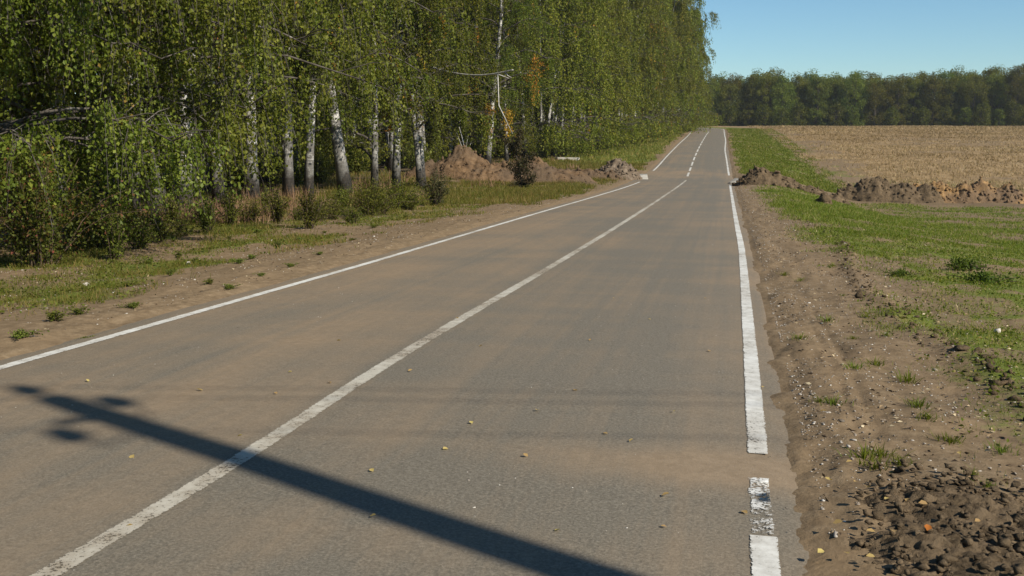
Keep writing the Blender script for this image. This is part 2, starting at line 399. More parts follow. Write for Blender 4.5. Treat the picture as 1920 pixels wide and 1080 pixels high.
def road_mat():
    m, N, L, b = mat('dusty_asphalt')
    uv = N.new('ShaderNodeUVMap').outputs[0]; co = objco(N)
    sepu = N.new('ShaderNodeSeparateXYZ'); L.new(uv, sepu.inputs[0])
    fine = noise(N, L, co, 62.0, 4, .75); mid = noise(N, L, co, 14.0, 6, .7)
    streak = noise(N, L, mapping(N, L, uv, (2.2, .035, 1)), 1.0, 5, .6, .3)
    streak2 = noise(N, L, mapping(N, L, uv, (9.0, .10, 1)), 1.0, 4, .6, .4)
    cross = noise(N, L, mapping(N, L, uv, (.10, 1.1, 1), (0, 0, .03)), 1.0, 5, .6, .4)
    patch = noise(N, L, mapping(N, L, uv, (.35, .22, 1)), 1.0, 5, .6, .8)
    asph = ramp(N, L, fine, [(.28, (.070, .062, .050)), (.5, (.136, .121, .095)), (.74, (.24, .215, .172))])
    dustc = ramp(N, L, mid, [(.3, (.205, .146, .090)), (.7, (.283, .207, .133))])
    # left lane carries more dust than the right one
    lane = ramp(N, L, mth(N, L, 'MULTIPLY_ADD', sepu.outputs[0], 1 / 6.6, .5), [(.0, g(1.0)), (.03, g(.7)), (.30, g(.56)), (.52, g(.42)), (.68, g(.30)), (.84, g(.30)), (.93, g(.50)), (.975, g(.75)), (1.0, g(.95))])
    d = mth(N, L, 'MULTIPLY_ADD', streak, 1.3, -.65)
    d = mth(N, L, 'ADD', d, mth(N, L, 'MULTIPLY_ADD', streak2, .6, -.3))
    d = mth(N, L, 'ADD', d, mth(N, L, 'MULTIPLY_ADD', patch, 1.7, -.85))
    d = mth(N, L, 'ADD', d, mth(N, L, 'MULTIPLY_ADD', cross, .9, -.45))
    d = mth(N, L, 'ADD', d, lane)
    # the dirt crossing at the trench
    cr = mth(N, L, 'SUBTRACT', sepu.outputs[1], 76.5); cr = mth(N, L, 'MULTIPLY', cr, .22)
    cr = mth(N, L, 'POWER', 2.718, mth(N, L, 'MULTIPLY', mth(N, L, 'MULTIPLY', cr, cr), -1.0))
    d = mth(N, L, 'ADD', d, mth(N, L, 'MULTIPLY', cr, .55))
    su = mth(N, L, 'MULTIPLY', mth(N, L, 'SUBTRACT', sepu.outputs[0], 2.75), .9); sv = mth(N, L, 'MULTIPLY', mth(N, L, 'SUBTRACT', sepu.outputs[1], 5.55), 3.0)
    sm_ = mth(N, L, 'POWER', 2.718, mth(N, L, 'MULTIPLY', mth(N, L, 'ADD', mth(N, L, 'MULTIPLY', su, su), mth(N, L, 'MULTIPLY', sv, sv)), -1.0))
    d = mth(N, L, 'ADD', d, mth(N, L, 'MULTIPLY', sm_, .9))
    # newer, cleaner surface farther on
    clean = ramp(N, L, mth(N, L, 'MULTIPLY', sepu.outputs[1], .005), [(.15, g(0)), (.45, g(.22))])
    d = mth(N, L, 'SUBTRACT', d, clean)
    fac = ramp(N, L, mth(N, L, 'ADD', d, mth(N, L, 'MULTIPLY_ADD', fine, .5, -.25)), [(.16, g(.08)), (.95, g(.84))])
    c = mixc(N, L, fac, asph, dustc)
    specks = N.new('ShaderNodeTexVoronoi'); specks.inputs['Scale'].default_value = 16; L.new(co, specks.inputs['Vector'])
    sc = ramp(N, L, specks.outputs['Distance'], [(.03, g(1)), (.06, g(0))])
    rs = N.new('ShaderNodeSeparateColor'); L.new(specks.outputs['Color'], rs.inputs[0])
    sc = mth(N, L, 'MULTIPLY', sc, mth(N, L, 'GREATER_THAN', rs.outputs[0], .86))
    c = mixc(N, L, sc, c, mixc(N, L, rs.outputs[1], (.10, .08, .06), (.52, .47, .40)))
    L.new(c, b.inputs['Base Color']); b.inputs['Roughness'].default_value = .82; b.inputs['Specular IOR Level'].default_value = .25
    bump(N, L, mth(N, L, 'ADD', fine, mth(N, L, 'MULTIPLY', mid, .6)), .35, .012, b)
    return m
M['road'] = road_mat()
def paint_mat(name, base, wear, dirt, hole=.40):
    m, N, L, b = mat(name); co = objco(N)
    n1 = noise(N, L, co, 55.0, 5, .75); n2 = noise(N, L, co, 9.0, 6, .72); n3 = noise(N, L, co, .9, 4, .6)
    c = ramp(N, L, n2, [(.3, tuple(.75 * x for x in base)), (.6, base)])
    c = mixc(N, L, ramp(N, L, mth(N, L, 'MULTIPLY_ADD', n3, .6, mth(N, L, 'MULTIPLY', n2, .4)), [(.40, g(dirt)), (.62, g(0.0))]), c, (.30, .25, .185))
    L.new(c, b.inputs['Base Color']); b.inputs['Roughness'].default_value = .7
    k = mth(N, L, 'ADD', mth(N, L, 'MULTIPLY', n1, .55), mth(N, L, 'ADD', mth(N, L, 'MULTIPLY', n2, .25), mth(N, L, 'MULTIPLY', n3, .2)))
    edge = attr(N, 'var')          # 1 at the ragged rims of the stripe
    k = mth(N, L, 'SUBTRACT', k, mth(N, L, 'MULTIPLY', edge, .10))
    a = ramp(N, L, k, [(hole + wear - .015, g(0)), (hole + wear + .015, g(1))])
    L.new(a, b.inputs['Alpha']); return m
M['paint'] = paint_mat('white_road_paint', (.66, .65, .61), .0, .5, .418)
M['paint_worn'] = paint_mat('worn_road_paint', (.50, .47, .40), .0, .95, .445)
M['paint_torn'] = paint_mat('torn_road_paint', (.62, .61, .58), .0, .3, .50)

# ------------------------------------------------------------------ ground
def axis(parts):
    out = []
    for a, b, n in parts: out.append(np.linspace(a, b, n, endpoint=False))
    return np.concatenate(out)
ys = np.concatenate([axis([(-60, 0, 20), (0, 3.4, 20)]), 3.4 * 1.0105 ** np.arange(0, 462), [440, 480, 540, 620, 750, 950, 1300, 1900, 2800]])
us = np.concatenate([-np.array([2600, 1700, 1100, 700, 450, 300, 220, 170]), axis([(-135, -60, 25), (-60, -25, 25), (-25, -12, 40), (-12, -4.2, 70), (-4.2, -2.6, 32), (-2.6, 2.6, 14), (2.6, 4.2, 40), (4.2, 7, 60), (7, 14, 60), (14, 30, 45), (30, 70, 40), (70, 135, 25)]), np.array([135, 170, 220, 300, 450, 700, 1100, 1700, 2600])])
UU, YY = np.meshgrid(us, ys); XX = UU + CX(YY)
ZZ = T(XX.ravel(), YY.ravel()).reshape(XX.shape)
def masks(x, y):
    u = road_u(x, y)
    n = fbm(x * .6, y * .35, 41); n2 = fbm(x * .17, y * .12, 51); n3 = fbm(x * 1.7, y * 1.2, 61)
    ur = u - HR; ul = -u - HL
    near = sstep(72, 66, y)
    # right side
    gs = np.interp(y, [0, 9, 15, 30, 45, 68, 76, 90, 300], [1.1, .95, .75, .85, .8, .5, .3, .25, .2])
    ge = np.interp(y, [0, 12, 24, 34, 60, 75, 100, 150, 205, 400], [9, 9, 9.5, 7.5, 6.5, 8.5, 8.0, 7.0, 6.5, 6])
    gr = sstep(gs - .5, gs + 1.3, ur + .25 * n3 + .25 * n) * sstep(ge + .8, ge - .8, ur + 1.2 * n)
    gr = gr * np.clip(.85 + 1.0 * n + .25 * n3, .25, 1)
    bare = np.maximum(sstep(.05, .30, fbm(x * .5 + 7, y * .3, 71)) * sstep(60, 20, y), sstep(.15, .35, n3) * sstep(40, 15, y)) * .62
    gr = gr * (1 - bare)
    # pale bare tracks beside the spoil heaps
    st = sstep(ge + .6, ge + 7.0, ur + 3.2 * n + 2.5 * n2) * np.where(y < 68, .0, 1) 
    st_near = sstep(14, 19, ur + n * 3) * (y < 68) * .75
    strawr = np.maximum(st, st_near) * np.clip(1.0 - sstep(.12, .5, fbm(x * .05 + .03 * y, y * .12, 77)) * .55, .3, 1)
    trk = (np.abs(ur - 8.5 - .06 * (y - 60)) < 4) * sstep(24, 32, y) * sstep(66, 58, y)
    gr_low = np.clip(.34 + .45 * n + .3 * n2 + .25 * n3, 0, .62) * (ur > 6) * (y < 70) * sstep(22, 30, y)
    gr = np.where(u > 0, np.maximum(gr, gr_low * (1 - .0 * trk)), 0)
    # left side
    gl = sstep(np.interp(y, [25, 45], [.35, .15]), np.interp(y, [25, 45], [3.4, 1.6]), ul + .9 * n + .5 * n3) * np.clip(.50 + .9 * n + .5 * n3 + .25 * sstep(25, 60, y), .08, .95)
    gl = gl * np.where(y < 40, np.clip(.82 + 1.2 * fbm(x * .8, y * .55, 63) + .5 * fbm(x * 2.6, y * 2.0, 64), .05, 1) * sstep(45, 25, y) + sstep(25, 45, y), 1)
    gl = np.where(y > 85, np.maximum(gl, sstep(.5, 1.6, ul) * .75), gl)
    sl = sstep(4.5, 7.5, ul + n) * .5 * sstep(.05, .4, n2 + n) 
    sl = np.where(x < -36, 1.0, sl)
    G = np.where(u > 0, gr, gl); S = np.where(u > 0, strawr, sl)
    forest = sstep(11.0, 14.0, ul + n) * sstep(35, 32, -x) * (y < 215)
    D = np.where(u > 0, 0, .75 * forest)
    D = np.maximum(D, sstep(278, 290, y) * .9 * sstep(420, 400, y))
    S = S * (1 - forest * (x > -36)) * sstep(290, 276, y); G = G * (1 - .6 * forest)
    strip = (u > 0) * (y > 76) * (y < 240) * sstep(ge - 1.5, ge + .8, ur) * sstep(ge + 8, ge + 3, ur)
    G = np.maximum(G, strip * np.clip(.30 + .5 * n + .35 * n3, 0, .6)); S = np.maximum(S, strip * np.clip(.32 + .6 * n2 + .4 * fbm(x * .3, y * 1.1, 87), 0, .8))
    # the trench that crosses the road: bare dug soil
    tr = sstep(5.5, 2.5, np.abs(y - 71 + .12 * (x + 3))) * (ur < 24) * (ul < 18)
    G = G * (1 - .9 * tr); S = S * (1 - tr)
    D = np.maximum(D, tr * .45 * (u > 0))
    return np.stack([G, S, D, np.ones_like(G)], -1)
MK = masks(XX.ravel(), YY.ravel())
nr, nc = XX.shape
ii = (np.arange(nr - 1)[:, None] * nc + np.arange(nc - 1)[None, :]).ravel()
gm = mk('ground', np.stack([XX.ravel(), YY.ravel(), ZZ.ravel()], -1), None, np.stack([ii, ii + 1, ii + nc + 1, ii + nc], -1), True, colattrs={'mask': MK})
ground = tag(link('ground', gm, M['ground']), kind='structure')

# ------------------------------------------------------------------ road and markings
def arclen(p): return np.concatenate([[0], np.cumsum(np.hypot(*np.diff(p, axis=0).T))])
tgc = np.gradient(cl, axis=0); tgc /= np.linalg.norm(tgc, axis=1)[:, None]
nrm = np.stack([tgc[:, 1], -tgc[:, 0]], -1)
sl_ = arclen(cl); sl_ = sl_ - np.interp(0, cl[:90, 1], sl_[:90])
cols_u = np.array([-HL, -3.0, -1.5, 0, 1.5, 2.9, HR])
RV, RUV = [], []
for i in range(len(cl)):
    for cu in cols_u:
        w = cu
        if abs(cu) > 3.1: w = cu + .05 * fbm(np.array(sl_[i] * .9), np.array(cu), 5)
        x, y = cl[i] + nrm[i] * w
        yy_ = y if cl[i, 1] < 205 else (205 + (y - 205) )
        z = float(P(y)) + (0.0 if cl[i, 1] < 204 else .03)
        RV.append((x, y, z + (.012 if abs(cu) < .1 else 0) - (.02 if abs(cu) > 3.1 else 0))); RUV.append((cu, sl_[i]))
k = len(cols_u); ii = (np.arange(len(cl) - 1)[:, None] * k + np.arange(k - 1)[None, :]).ravel()
road = tag(link('road', mk('road', np.array(RV), None, np.stack([ii, ii + 1, ii + k + 1, ii + k], -1), True, uv=np.array(RUV)), M['road']), kind='structure')

def resample(p, step0=.05, grow=.012):
    p = np.asarray(p, float); s = arclen(p); out = [0.0]
    while out[-1] < s[-1]:
        out.append(out[-1] + max(step0, grow * max(0, np.interp(out[-1], s, p[:, 1]))))
    out = np.array(out[:-1] + [s[-1]])
    return np.stack([np.interp(out, s, p[:, 0]), np.interp(out, s, p[:, 1])], -1)
def smooth(p, it=2):
    p = np.asarray(p, float)
    for _ in range(it):
        q = [p[0]]
        for a, b in zip(p[:-1], p[1:]): q += [a * .75 + b * .25, a * .25 + b * .75]
        q.append(p[-1]); p = np.array(q)
    return p
def stripe(name, p, w, m, seed, label=None, rag=.004):
    p = resample(p); t = np.gradient(p, axis=0); t /= np.linalg.norm(t, axis=1)[:, None] + 1e-9
    n = np.stack([t[:, 1], -t[:, 0]], -1); s = arclen(p)
    ew = w / 2
    j1 = rag * fbm(s * 9, s * 0 + seed, seed, 3); j2 = rag * fbm(s * 9, s * 0 + seed + 40, seed + 3, 3)
    offs = [-ew + j1, -ew * .8 + 0 * s, ew * .8 + 0 * s, ew + j2]
    V = []
    for o in offs:
        xy = p + n * o[:, None]
        u = road_u(xy[:, 0], xy[:, 1])
        V.append(np.stack([xy[:, 0], xy[:, 1], P(xy[:, 1]) + .005 + .012 * np.clip(1 - np.abs(u) / 1.5, 0, 1) + np.where(xy[:, 1] > 204, .03, 0)], -1))
    V = np.stack(V, 1).reshape(-1, 3); a = np.tile([1., 0, 0, 1.], len(p))
    ii = (np.arange(len(p) - 1)[:, None] * 4 + np.arange(3)[None, :]).ravel()
    o = link(name, mk(name, V, None, np.stack([ii, ii + 1, ii + 5, ii + 4], -1), False, {'var': a}), m, road)
    if label: o['label'] = label
    return o
def trace(pts): return np.array([road_hit(*p)[:2] for p in pts])
left_near = smooth(np.concatenate([[(-5.78, -30), (-5.78, 1)], trace([(0, 690), (200, 634), (400, 577), (700, 491), (1000, 402), (1150, 358), (1200, 341)])]))
left_far = smooth(np.concatenate([trace([(1225, 320), (1252, 291), (1275, 268), (1290, 255)]), cl[cl[:, 1] > 190][6:40] + (nrm * -3.0)[cl[:, 1] > 190][6:40]]))
cen_near = smooth(np.concatenate([[(-2.78, -30), (-2.78, 1)], trace([(93, 1080), (460, 862), (715, 690), (1010, 516), (1180, 412), (1262, 356), (1287, 338)])]))
stripe('edge_line', left_near, .115, M['paint'], 1)
stripe('edge_line', left_far, .13, M['paint'], 2)
stripe('centre_line', cen_near, .125, M['paint_worn'], 3, 'dusty worn solid centre line')
rn = trace([(1437, 1080), (1430, 985), (1421, 850), (1410, 700), (1394, 500), (1390, 460), (1381, 420), (1372, 365), (1369, 347)])
rfull = smooth(np.concatenate([[(.19, -30), (.19, 1)], rn]))
yg0, yg1, yt, yt2 = road_hit(1421, 850)[1], road_hit(1425, 897)[1], road_hit(1430, 968)[1], road_hit(1430, 1002)[1]
pp = resample(rfull, .03, 0)
stripe('edge_line', pp[pp[:, 1] > yg0 - .03][::2], .120, M['paint'], 4)
stripe('edge_line', pp[(pp[:, 1] > yt) & (pp[:, 1] < yg1)], .115, M['paint_torn'], 5, 'torn half worn piece of edge line', .03)
stripe('edge_line', pp[(pp[:, 1] > yt2) & (pp[:, 1] < yt)], .118, M['paint_torn'], 8, 'scraped piece of edge line', .02)
stripe('edge_line', pp[(pp[:, 1] < yt2)], .122, M['paint'], 6)
rfar = smooth(np.concatenate([trace([(1367, 329), (1364, 310), (1361, 292), (1359, 280), (1361, 263), (1358, 251)]), cl[cl[:, 1] > 190][7:44] + (nrm * 2.9)[cl[:, 1] > 190][7:44]]))
stripe('edge_line', rfar, .14, M['paint'], 7)
dl = smooth(trace([(1289, 331), (1293, 320), (1301, 298), (1312, 274), (1323, 255), (1329, 247)]))
ds = arclen(dl); s = 0.0; k = 0
while s + 5.6 < ds[-1]:
    q = np.linspace(s, s + 5.6, 8)
    stripe('centre_dash', np.stack([np.interp(q, ds, dl[:, 0]), np.interp(q, ds, dl[:, 1])], -1), .15, M['paint'], 20 + k)
    s += 8.0; k += 1

# ------------------------------------------------------------------ churned mud at the verge, bottom right
def worley(x, y, seed):
    ix = np.floor(x); iy = np.floor(y); f1 = np.full(x.shape, 9.0); f2 = np.full(x.shape, 9.0); idv = np.zeros(x.shape)
    for dx in (-1, 0, 1):
        for dy in (-1, 0, 1):
            cx_ = ix + dx; cy_ = iy + dy
            d = np.hypot(cx_ + _hash(cx_, cy_, seed) - x, cy_ + _hash(cx_, cy_, seed + 7) - y)
            b = d < f1; f2 = np.where(b, f1, np.minimum(f2, d)); idv = np.where(b, _hash(cx_, cy_, seed + 13), idv); f1 = np.where(b, d, f1)
    return f1, f2, idv
def mud_mask(X, Y):
    return sstep(0, .6, X - .50 - .40 * fbm(X * 2, Y * 2, 7)) * sstep(0, .5, 5.85 - .26 * (X - 1) - Y + .5 * fbm(X * 1.6, Y * 1.6, 8)) * sstep(4.6, 4.2, X) * sstep(2.6, 3.0, Y)
def mud():
    x = np.arange(.36, 4.6, .0135); y = np.arange(2.6, 6.9, .0145)
    X, Y = np.meshgrid(x, y); m = mud_mask(X, Y)
    wx = X + .10 * fbm(X * 4, Y * 4, 78) + .03 * fbm(X * 15, Y * 15, 77); wy = Y + .10 * fbm(X * 4 + 9, Y * 4, 79) + .03 * fbm(X * 15 + 4, Y * 15, 76)
    band = np.exp(-((wy + .26 * wx - 5.35) / .16) ** 2) + .9 * np.exp(-((wy + .5 * wx - 4.95) / .13) ** 2) + .7 * np.exp(-((wy + .40 * wx - 4.45) / .12) ** 2)
    al = wx * .93 - wy * .37; ac = wx * .37 + wy * .93
    a1, a2, i1_ = worley(al * 5.0, ac * 9.5, 5); b1, b2, i2_ = worley(al * 13, ac * 25, 6); c1, c2, i3_ = worley(al * 30, ac * 46, 8)
    h = (np.clip(a2 - a1, 0, .3) * .055 + i1_ * .024) * (.35 + band) + (np.clip(b2 - b1, 0, .4) * .042 + i2_ * .026) * (.4 + .8 * band) + i3_ * .017 + .028 * band * (.5 + fbm(X * 2.2, Y * 2.2, 84)) + .02 * fbm(X * 1.3, Y * 1.3, 85) + .020 * fbm(wx * 22, wy * 26, 86, 3, .7)
    Z = T(X.ravel(), Y.ravel()).reshape(X.shape) - .035 + m * (h * .62 + .028)
    nr, nc = X.shape; ii = (np.arange(nr - 1)[:, None] * nc + np.arange(nc - 1)[None, :]).ravel()
    return mk('churned_mud', np.stack([X.ravel(), Y.ravel(), Z.ravel()], -1), None, np.stack([ii, ii + 1, ii + nc + 1, ii + nc], -1), False)
tag(link('churned_mud', mud(), M['mud']), kind='structure')

# ------------------------------------------------------------------ birch trees
def birch(seed, H=21., r0=.17, h0=3.2, nl=24, reach=4.2, side=5, strands=4, slen=1.7, lps=22, lsize=.095, stems=1, skirt=0, bias=0.0, skirt_top=1.3):
    r = np.random.default_rng(seed)
    trunk, limbs, strand_pts = Bag(), Bag(), []
    spread = r.uniform(0, 2 * math.pi)
    for s in range(stems):
        lean = r.normal(0, .05, 2) + (np.array([math.cos(spread + s * 3.1), math.sin(spread + s * 3.1)]) * .13 if stems > 1 else 0)
        t = np.linspace(0, 1, 16); hh = t * H * (1 - .12 * s)
        wob = np.cumsum(r.normal(0, .085, (16, 2)), 0); wob -= wob[0]
        off = np.array([math.cos(spread + s * 3.1), math.sin(spread + s * 3.1)]) * (.16 if stems > 1 else 0)
        tp = np.stack([off[0] + lean[0] * hh + wob[:, 0] * t, off[1] + lean[1] * hh + wob[:, 1] * t, hh - .25 * (t == 0)], -1)
        rad = r0 * (1 - .12 * s) * ((1 - t) ** .85 + .03); rad[0] *= 1.35
        V, Tt, Q = tube(tp, rad, 9); trunk.add(V, Tt, Q)
        n_l = nl if s == 0 else nl // 2
        for i in range(n_l):
            q = (i + r.uniform(0, 1)) / n_l
            h = h0 + (H * .97 - h0) * q ** 1.15
            if i < skirt: h = r.uniform(h0 * .55, h0 * skirt_top)
            tt = h / tp[-1, 2]
            b = np.array([np.interp(h, tp[:, 2], tp[:, k]) for k in range(3)])
            az = i * 2.39996 + r.uniform(-.5, .5)
            if bias and r.random() < bias: az = r.normal(0, .75)
            Ln = reach * (0.30 + .75 * (1 - q) ** .7) * r.uniform(.75, 1.2)
            out = np.array([math.cos(az), math.sin(az), 0.])
            sv = np.linspace(0, 1, 8)
            rise = r.uniform(.35, .7)
            lp = b + out * (Ln * sv)[:, None] + np.array([0, 0, 1.]) * (Ln * (rise * 1.5 * sv - rise * 1.25 * sv ** 2))[:, None]
            lp[1:] += np.cumsum(r.normal(0, .05 * Ln / 4, (7, 3)), 0)
            lr = np.interp(h, tp[::1, 2], rad) * .42 * (1 - sv * .85) + .008
            V, Tt, Q = tube(lp, lr, 5, False); limbs.add(V, None, Q)
            for k in range(side):
                sp_ = r.uniform(.22, 1.0) if k else 1.0
                p0 = np.array([np.interp(sp_, sv, lp[:, j]) for j in range(3)])
                d = out * r.uniform(.2, .8) + np.cross(out, [0, 0, 1]) * r.normal(0, .8) + np.array([0, 0, r.uniform(-.1, .45)])
                d /= np.linalg.norm(d)
                sl = r.uniform(.5, 1.3) * (.5 + .35 * Ln / 3)
                p1 = p0 + d * sl * .6; p2 = p0 + d * sl + np.array([0, 0, -.12 * sl])
                V, Tt, Q = tube([p0, p1, p2], [.016, .011, .006], 3, False); limbs.add(V, None, Q)
                for m_ in range(strands):
                    f_ = r.uniform(.25, 1)
                    st = p0 * (1 - f_) + p2 * f_
                    dd = d * .5 + r.normal(0, .36, 3); dd[2] = r.uniform(-.1, .15)
                    L_ = slen * r.uniform(.45, 1.25)
                    sw = np.linspace(0, 1, 5)[:, None]
                    pts = st + dd * L_ * .42 * sw ** .8 + np.array([0, 0, -1.]) * L_ * (.25 * sw + .70 * sw ** 1.6)
                    strand_pts.append(pts)
    SP = np.array(strand_pts)
    mz = SP[:, :, 2].min(1); SP = SP[mz > .45]
    tw = Bag()
    for pts in SP[::2]:
        V, Tt, Q = tube(pts[[0, 2, 4]], [.007, .005, .003], 3, False); tw.add(V, None, Q)
    n = len(SP)
    tl = r.uniform(.05, 1.0, (n, lps)) * 4; i0 = np.minimum(tl.astype(int), 3); fr = (tl - i0)[..., None]
    idx = np.arange(n)[:, None]
    C = SP[idx, i0] * (1 - fr) + SP[idx, i0 + 1] * fr
    C = C.reshape(-1, 3) + r.normal(0, .045, (n * lps, 3))
    D = r.normal(0, .55, (n * lps, 3)); D[:, 2] -= .75
    clump = np.repeat(r.uniform(-.22, .22, n), lps)
    yel = np.repeat((r.random(n) < .012) * 1.0, lps)
    var = np.clip(.2 + r.beta(3, 3.4, n * lps) * .5 + clump * 1.2 + yel * .8, 0, 1)
    V, Tt, A = leaves(C, D, lsize * r.uniform(.7, 1.3, n * lps), r, var)
    lv = Bag(); lv.add(V, Tt, None, A)
    for b_ in (tw,):
        limbs.add(np.concatenate(b_.V), None, np.concatenate([q + o for q, o in zip([np.asarray(x) for x in b_.Q], [0] * len(b_.Q))]))
    return trunk.mesh('birch_trunk', True), limbs.mesh('birch_branches', True), lv.mesh('birch_crown')
protos = [
    birch(1, H=22, r0=.21, h0=4.4, nl=32, side=8, strands=6, lps=22, lsize=.115, slen=1.8, skirt=2),
    birch(2, H=20, h0=4.2, nl=28, side=8, strands=6, lps=20, stems=2, r0=.19, lsize=.115, slen=1.8, skirt=2),
    birch(3, H=23, h0=5.0, nl=32, side=8, strands=6, lps=22, r0=.26, reach=4.8, lsize=.115, slen=2.0, skirt=2),
    birch(4, H=19, h0=2.4, nl=32, side=8, strands=6, lps=22, reach=3.8, r0=.16, skirt=3, lsize=.115, slen=1.7),
]
far_protos = [birch(11, H=22, h0=1.6, nl=42, side=8, strands=6, lps=14, lsize=.17, reach=5.2, slen=2.3, skirt=8),
              birch(12, H=21, h0=1.4, nl=34, side=8, strands=6, lps=14, lsize=.17, reach=4.8, slen=2.4, skirt=8, stems=2, r0=.15)]
def place(name, proto, x, y, rz, sc, label, cat, group=None, lm='birch_leaf', tm='bark', bm='limb', lean=(0, 0)):
    e = empty(name, (x, y, gz(x, y)), rz)
    e.scale = (sc, sc, sc); e.rotation_euler = (lean[0], lean[1], rz)
    tag(e, label, cat, group)
    for nm, me, mm in zip(('trunk', 'branches', 'crown'), proto, (tm, bm, lm)):
        if me is None: continue
        if not me.materials: me.materials.append(M[mm])
        o = bpy.data.objects.new(nm, me); col.objects.link(o); o.parent = e
    return e
# edge birches measured from their trunk feet in the photograph
edge = [((243, 392), 1, 1.0, 'slim grey birch trunk beside the golden gap in the leaves'),
        ((300, 408), 2, 1.05, 'thick birch with sunlit white trunk behind the hanging foreground leaves'),
        ((345, 402), 1, .9, 'twin stemmed birch just right of the thick sunlit trunk'),
        ((412, 388), 0, .9, 'birch with forked crooked trunk at the belt edge above pale grass'),
        ((472, 378), 2, .9, 'birch with broad black lower trunk at the edge of the belt'),
        ((540, 374), 1, 1.0, 'double birch with spotted white trunks leaning apart beside a black trunk'),
        ((578, 372), 0, .85, 'slender dark footed birch right of the spotted double birch'),
        ((650, 368), 2, 1.0, 'tall birch with bright white forked upper trunk in mid belt'),
        ((702, 360), 3, 1.0, 'birch carrying the long bare white limb toward the road'),
        ((742, 356), 0, .9, 'thin pale birch left of the brown soil heap'),
        ((790, 352), 1, .9, 'birch rising directly behind the left end of the soil heap')]
used = []
for (px, py), k, sc, lab in edge:
    p = ground_hit(px, py)
    place('birch_tree', protos[k], p[0], p[1], random.uniform(0, 6.28), sc, lab, 'birch', 'birches of the roadside belt', lean=(random.gauss(0, .06), random.gauss(0, .07)))
    used.append((p[0], p[1]))
gap = ray(272, 235); gapd = np.array([gap[0], gap[1]]) / np.hypot(gap[0], gap[1])
def xb(y): return np.interp(y, [0, 14, 30, 60, 74, 95, 130, 170, 200, 215], [-13.5, -15, -19.5, -21, -21, -17.0, -14.2, -12.2, -9.8, -10.0])
yy = 6.0; end_done = False
while yy < 214:
    for row in range(5):
        x = float(xb(yy)) - row * 3.4 + random.uniform(-1.1, .6); y = yy + random.uniform(-1.3, 1.3)
        if row == 0 and 14 < y < 78: continue
        if row == 0 and y < 14: continue
        if min([math.hypot(x - a, y - b) for a, b in used] + [9]) < 1.5: continue
        if abs(x * gapd[1] - y * gapd[0]) < .9 and y > 10: continue
        used.append((x, y))
        if y > 88 and row < 3:
            pr = random.choice(far_protos); lab = 'leafy birch in the unbroken wall of foliage beyond the soil heaps'; grp = 'birches of the far foliage wall'
        else:
            pr = random.choice(protos) if row < 2 else random.choice([protos[3], far_protos[0], far_protos[1]])
            if y < 40: lab = 'birch deep inside the near end of the roadside belt'; grp = 'birches inside the near belt'
            elif y < 88: lab = 'birch standing deep in the belt behind the brown soil heap'; grp = 'birches inside the middle belt'
            else: lab = 'birch in the rear rows of the far belt'; grp = 'birches in the rear of the far belt'
        if row == 0 and y > 208 and not end_done: lab = 'last birch of the belt, its crown standing against the sky at the road bend'; end_done = True
        place('birch_tree', pr, x, y, random.uniform(0, 6.28), random.uniform(.88, 1.12) * (1.12 if y > 140 else 1), lab, 'birch', grp, lm='wall_leaf' if pr in far_protos else 'birch_leaf', lean=(random.gauss(0, .025), random.gauss(0, .025)))
    yy += 3.6
# the near birch whose hanging boughs fill the left of the view
near_a = birch(31, H=10, r0=.11, h0=3.4, nl=44, reach=5.6, side=9, strands=9, slen=1.35, lps=24, lsize=.07, skirt=28, bias=.65, skirt_top=1.75)
near_b = birch(32, H=9.5, r0=.09, h0=2.2, nl=40, reach=4.0, side=9, strands=9, slen=1.3, lps=22, lsize=.07, skirt=24, bias=.55, skirt_top=2.4)
place('birch_tree', near_a, -13.2, 18.2, -.1, 1.0, 'nearest birch whose drooping sunlit boughs fill the left of the view', 'birch', lm='near_leaf')
place('birch_tree', near_b, -13.0, 15.2, .2, 1.0, 'low branched birch at the left picture edge behind the reddish shrub', 'birch', lm='near_leaf')

# ------------------------------------------------------------------ far wood
def broadleaf(seed, H=17., R=4.2, n=8200, ls=.36, low=.03):
    r = np.random.default_rng(seed)
    trunk = Bag(); t = np.linspace(0, 1, 7)
    tp = np.stack([r.normal(0, .25, 7) * t, r.normal(0, .25, 7) * t, t * H * .8 - .3 * (t == 0)], -1)
    V, Tt, Q = tube(tp, .24 * (1 - t * .85), 6); trunk.add(V, Tt, Q)
    lm = Bag(); C = []; cv = []
    nb = 46
    for i in range(nb):
        q = (i + r.random()) / nb; h = H * (low + (.93 - low) * q)
        env = R * np.sqrt(max(.05, 1 - ((q - .42) / .62) ** 2)) * r.uniform(.55, 1.12)
        az = i * 2.4 + r.normal(0, .3)
        c = np.array([math.cos(az) * env * .72, math.sin(az) * env * .72, h + r.normal(0, .4)])
        b = np.array([0, 0, max(h - env * .7, H * .1)])
        V, Tt, Q = tube([b, (b + c) / 2 + [0, 0, .3], c], [.09, .06, .02], 4, False); lm.add(V, None, Q)
        m = n // nb
        d = r.normal(size=(m, 3)); d /= np.linalg.norm(d, axis=1)[:, None]
        rad = R * .32 * r.uniform(.7, 1.2) * r.random((m, 1)) ** .38
        C.append(c + d * rad * np.array([1, 1, .85])); cv.append(np.full(m, r.uniform(-.2, .2)))
    C = np.concatenate(C); cv = np.concatenate(cv)
    D = r.normal(0, 1, C.shape); D[:, 2] -= .3
    lv = Bag(); V, Tt, A = leaves(C, D, ls * r.uniform(.6, 1.3, len(C)), r, np.clip(r.beta(2, 2.5, len(C)) * .8 + cv, 0, 1)); lv.add(V, Tt, None, A)
    return trunk.mesh('wood_trunk', True), lm.mesh('wood_branches', True), lv.mesh('wood_crown')
wood = [broadleaf(41, 17, 5.2), broadleaf(42, 16, 5.6), broadleaf(43, 17.5, 4.8), broadleaf(44, 16.5, 5.4)]
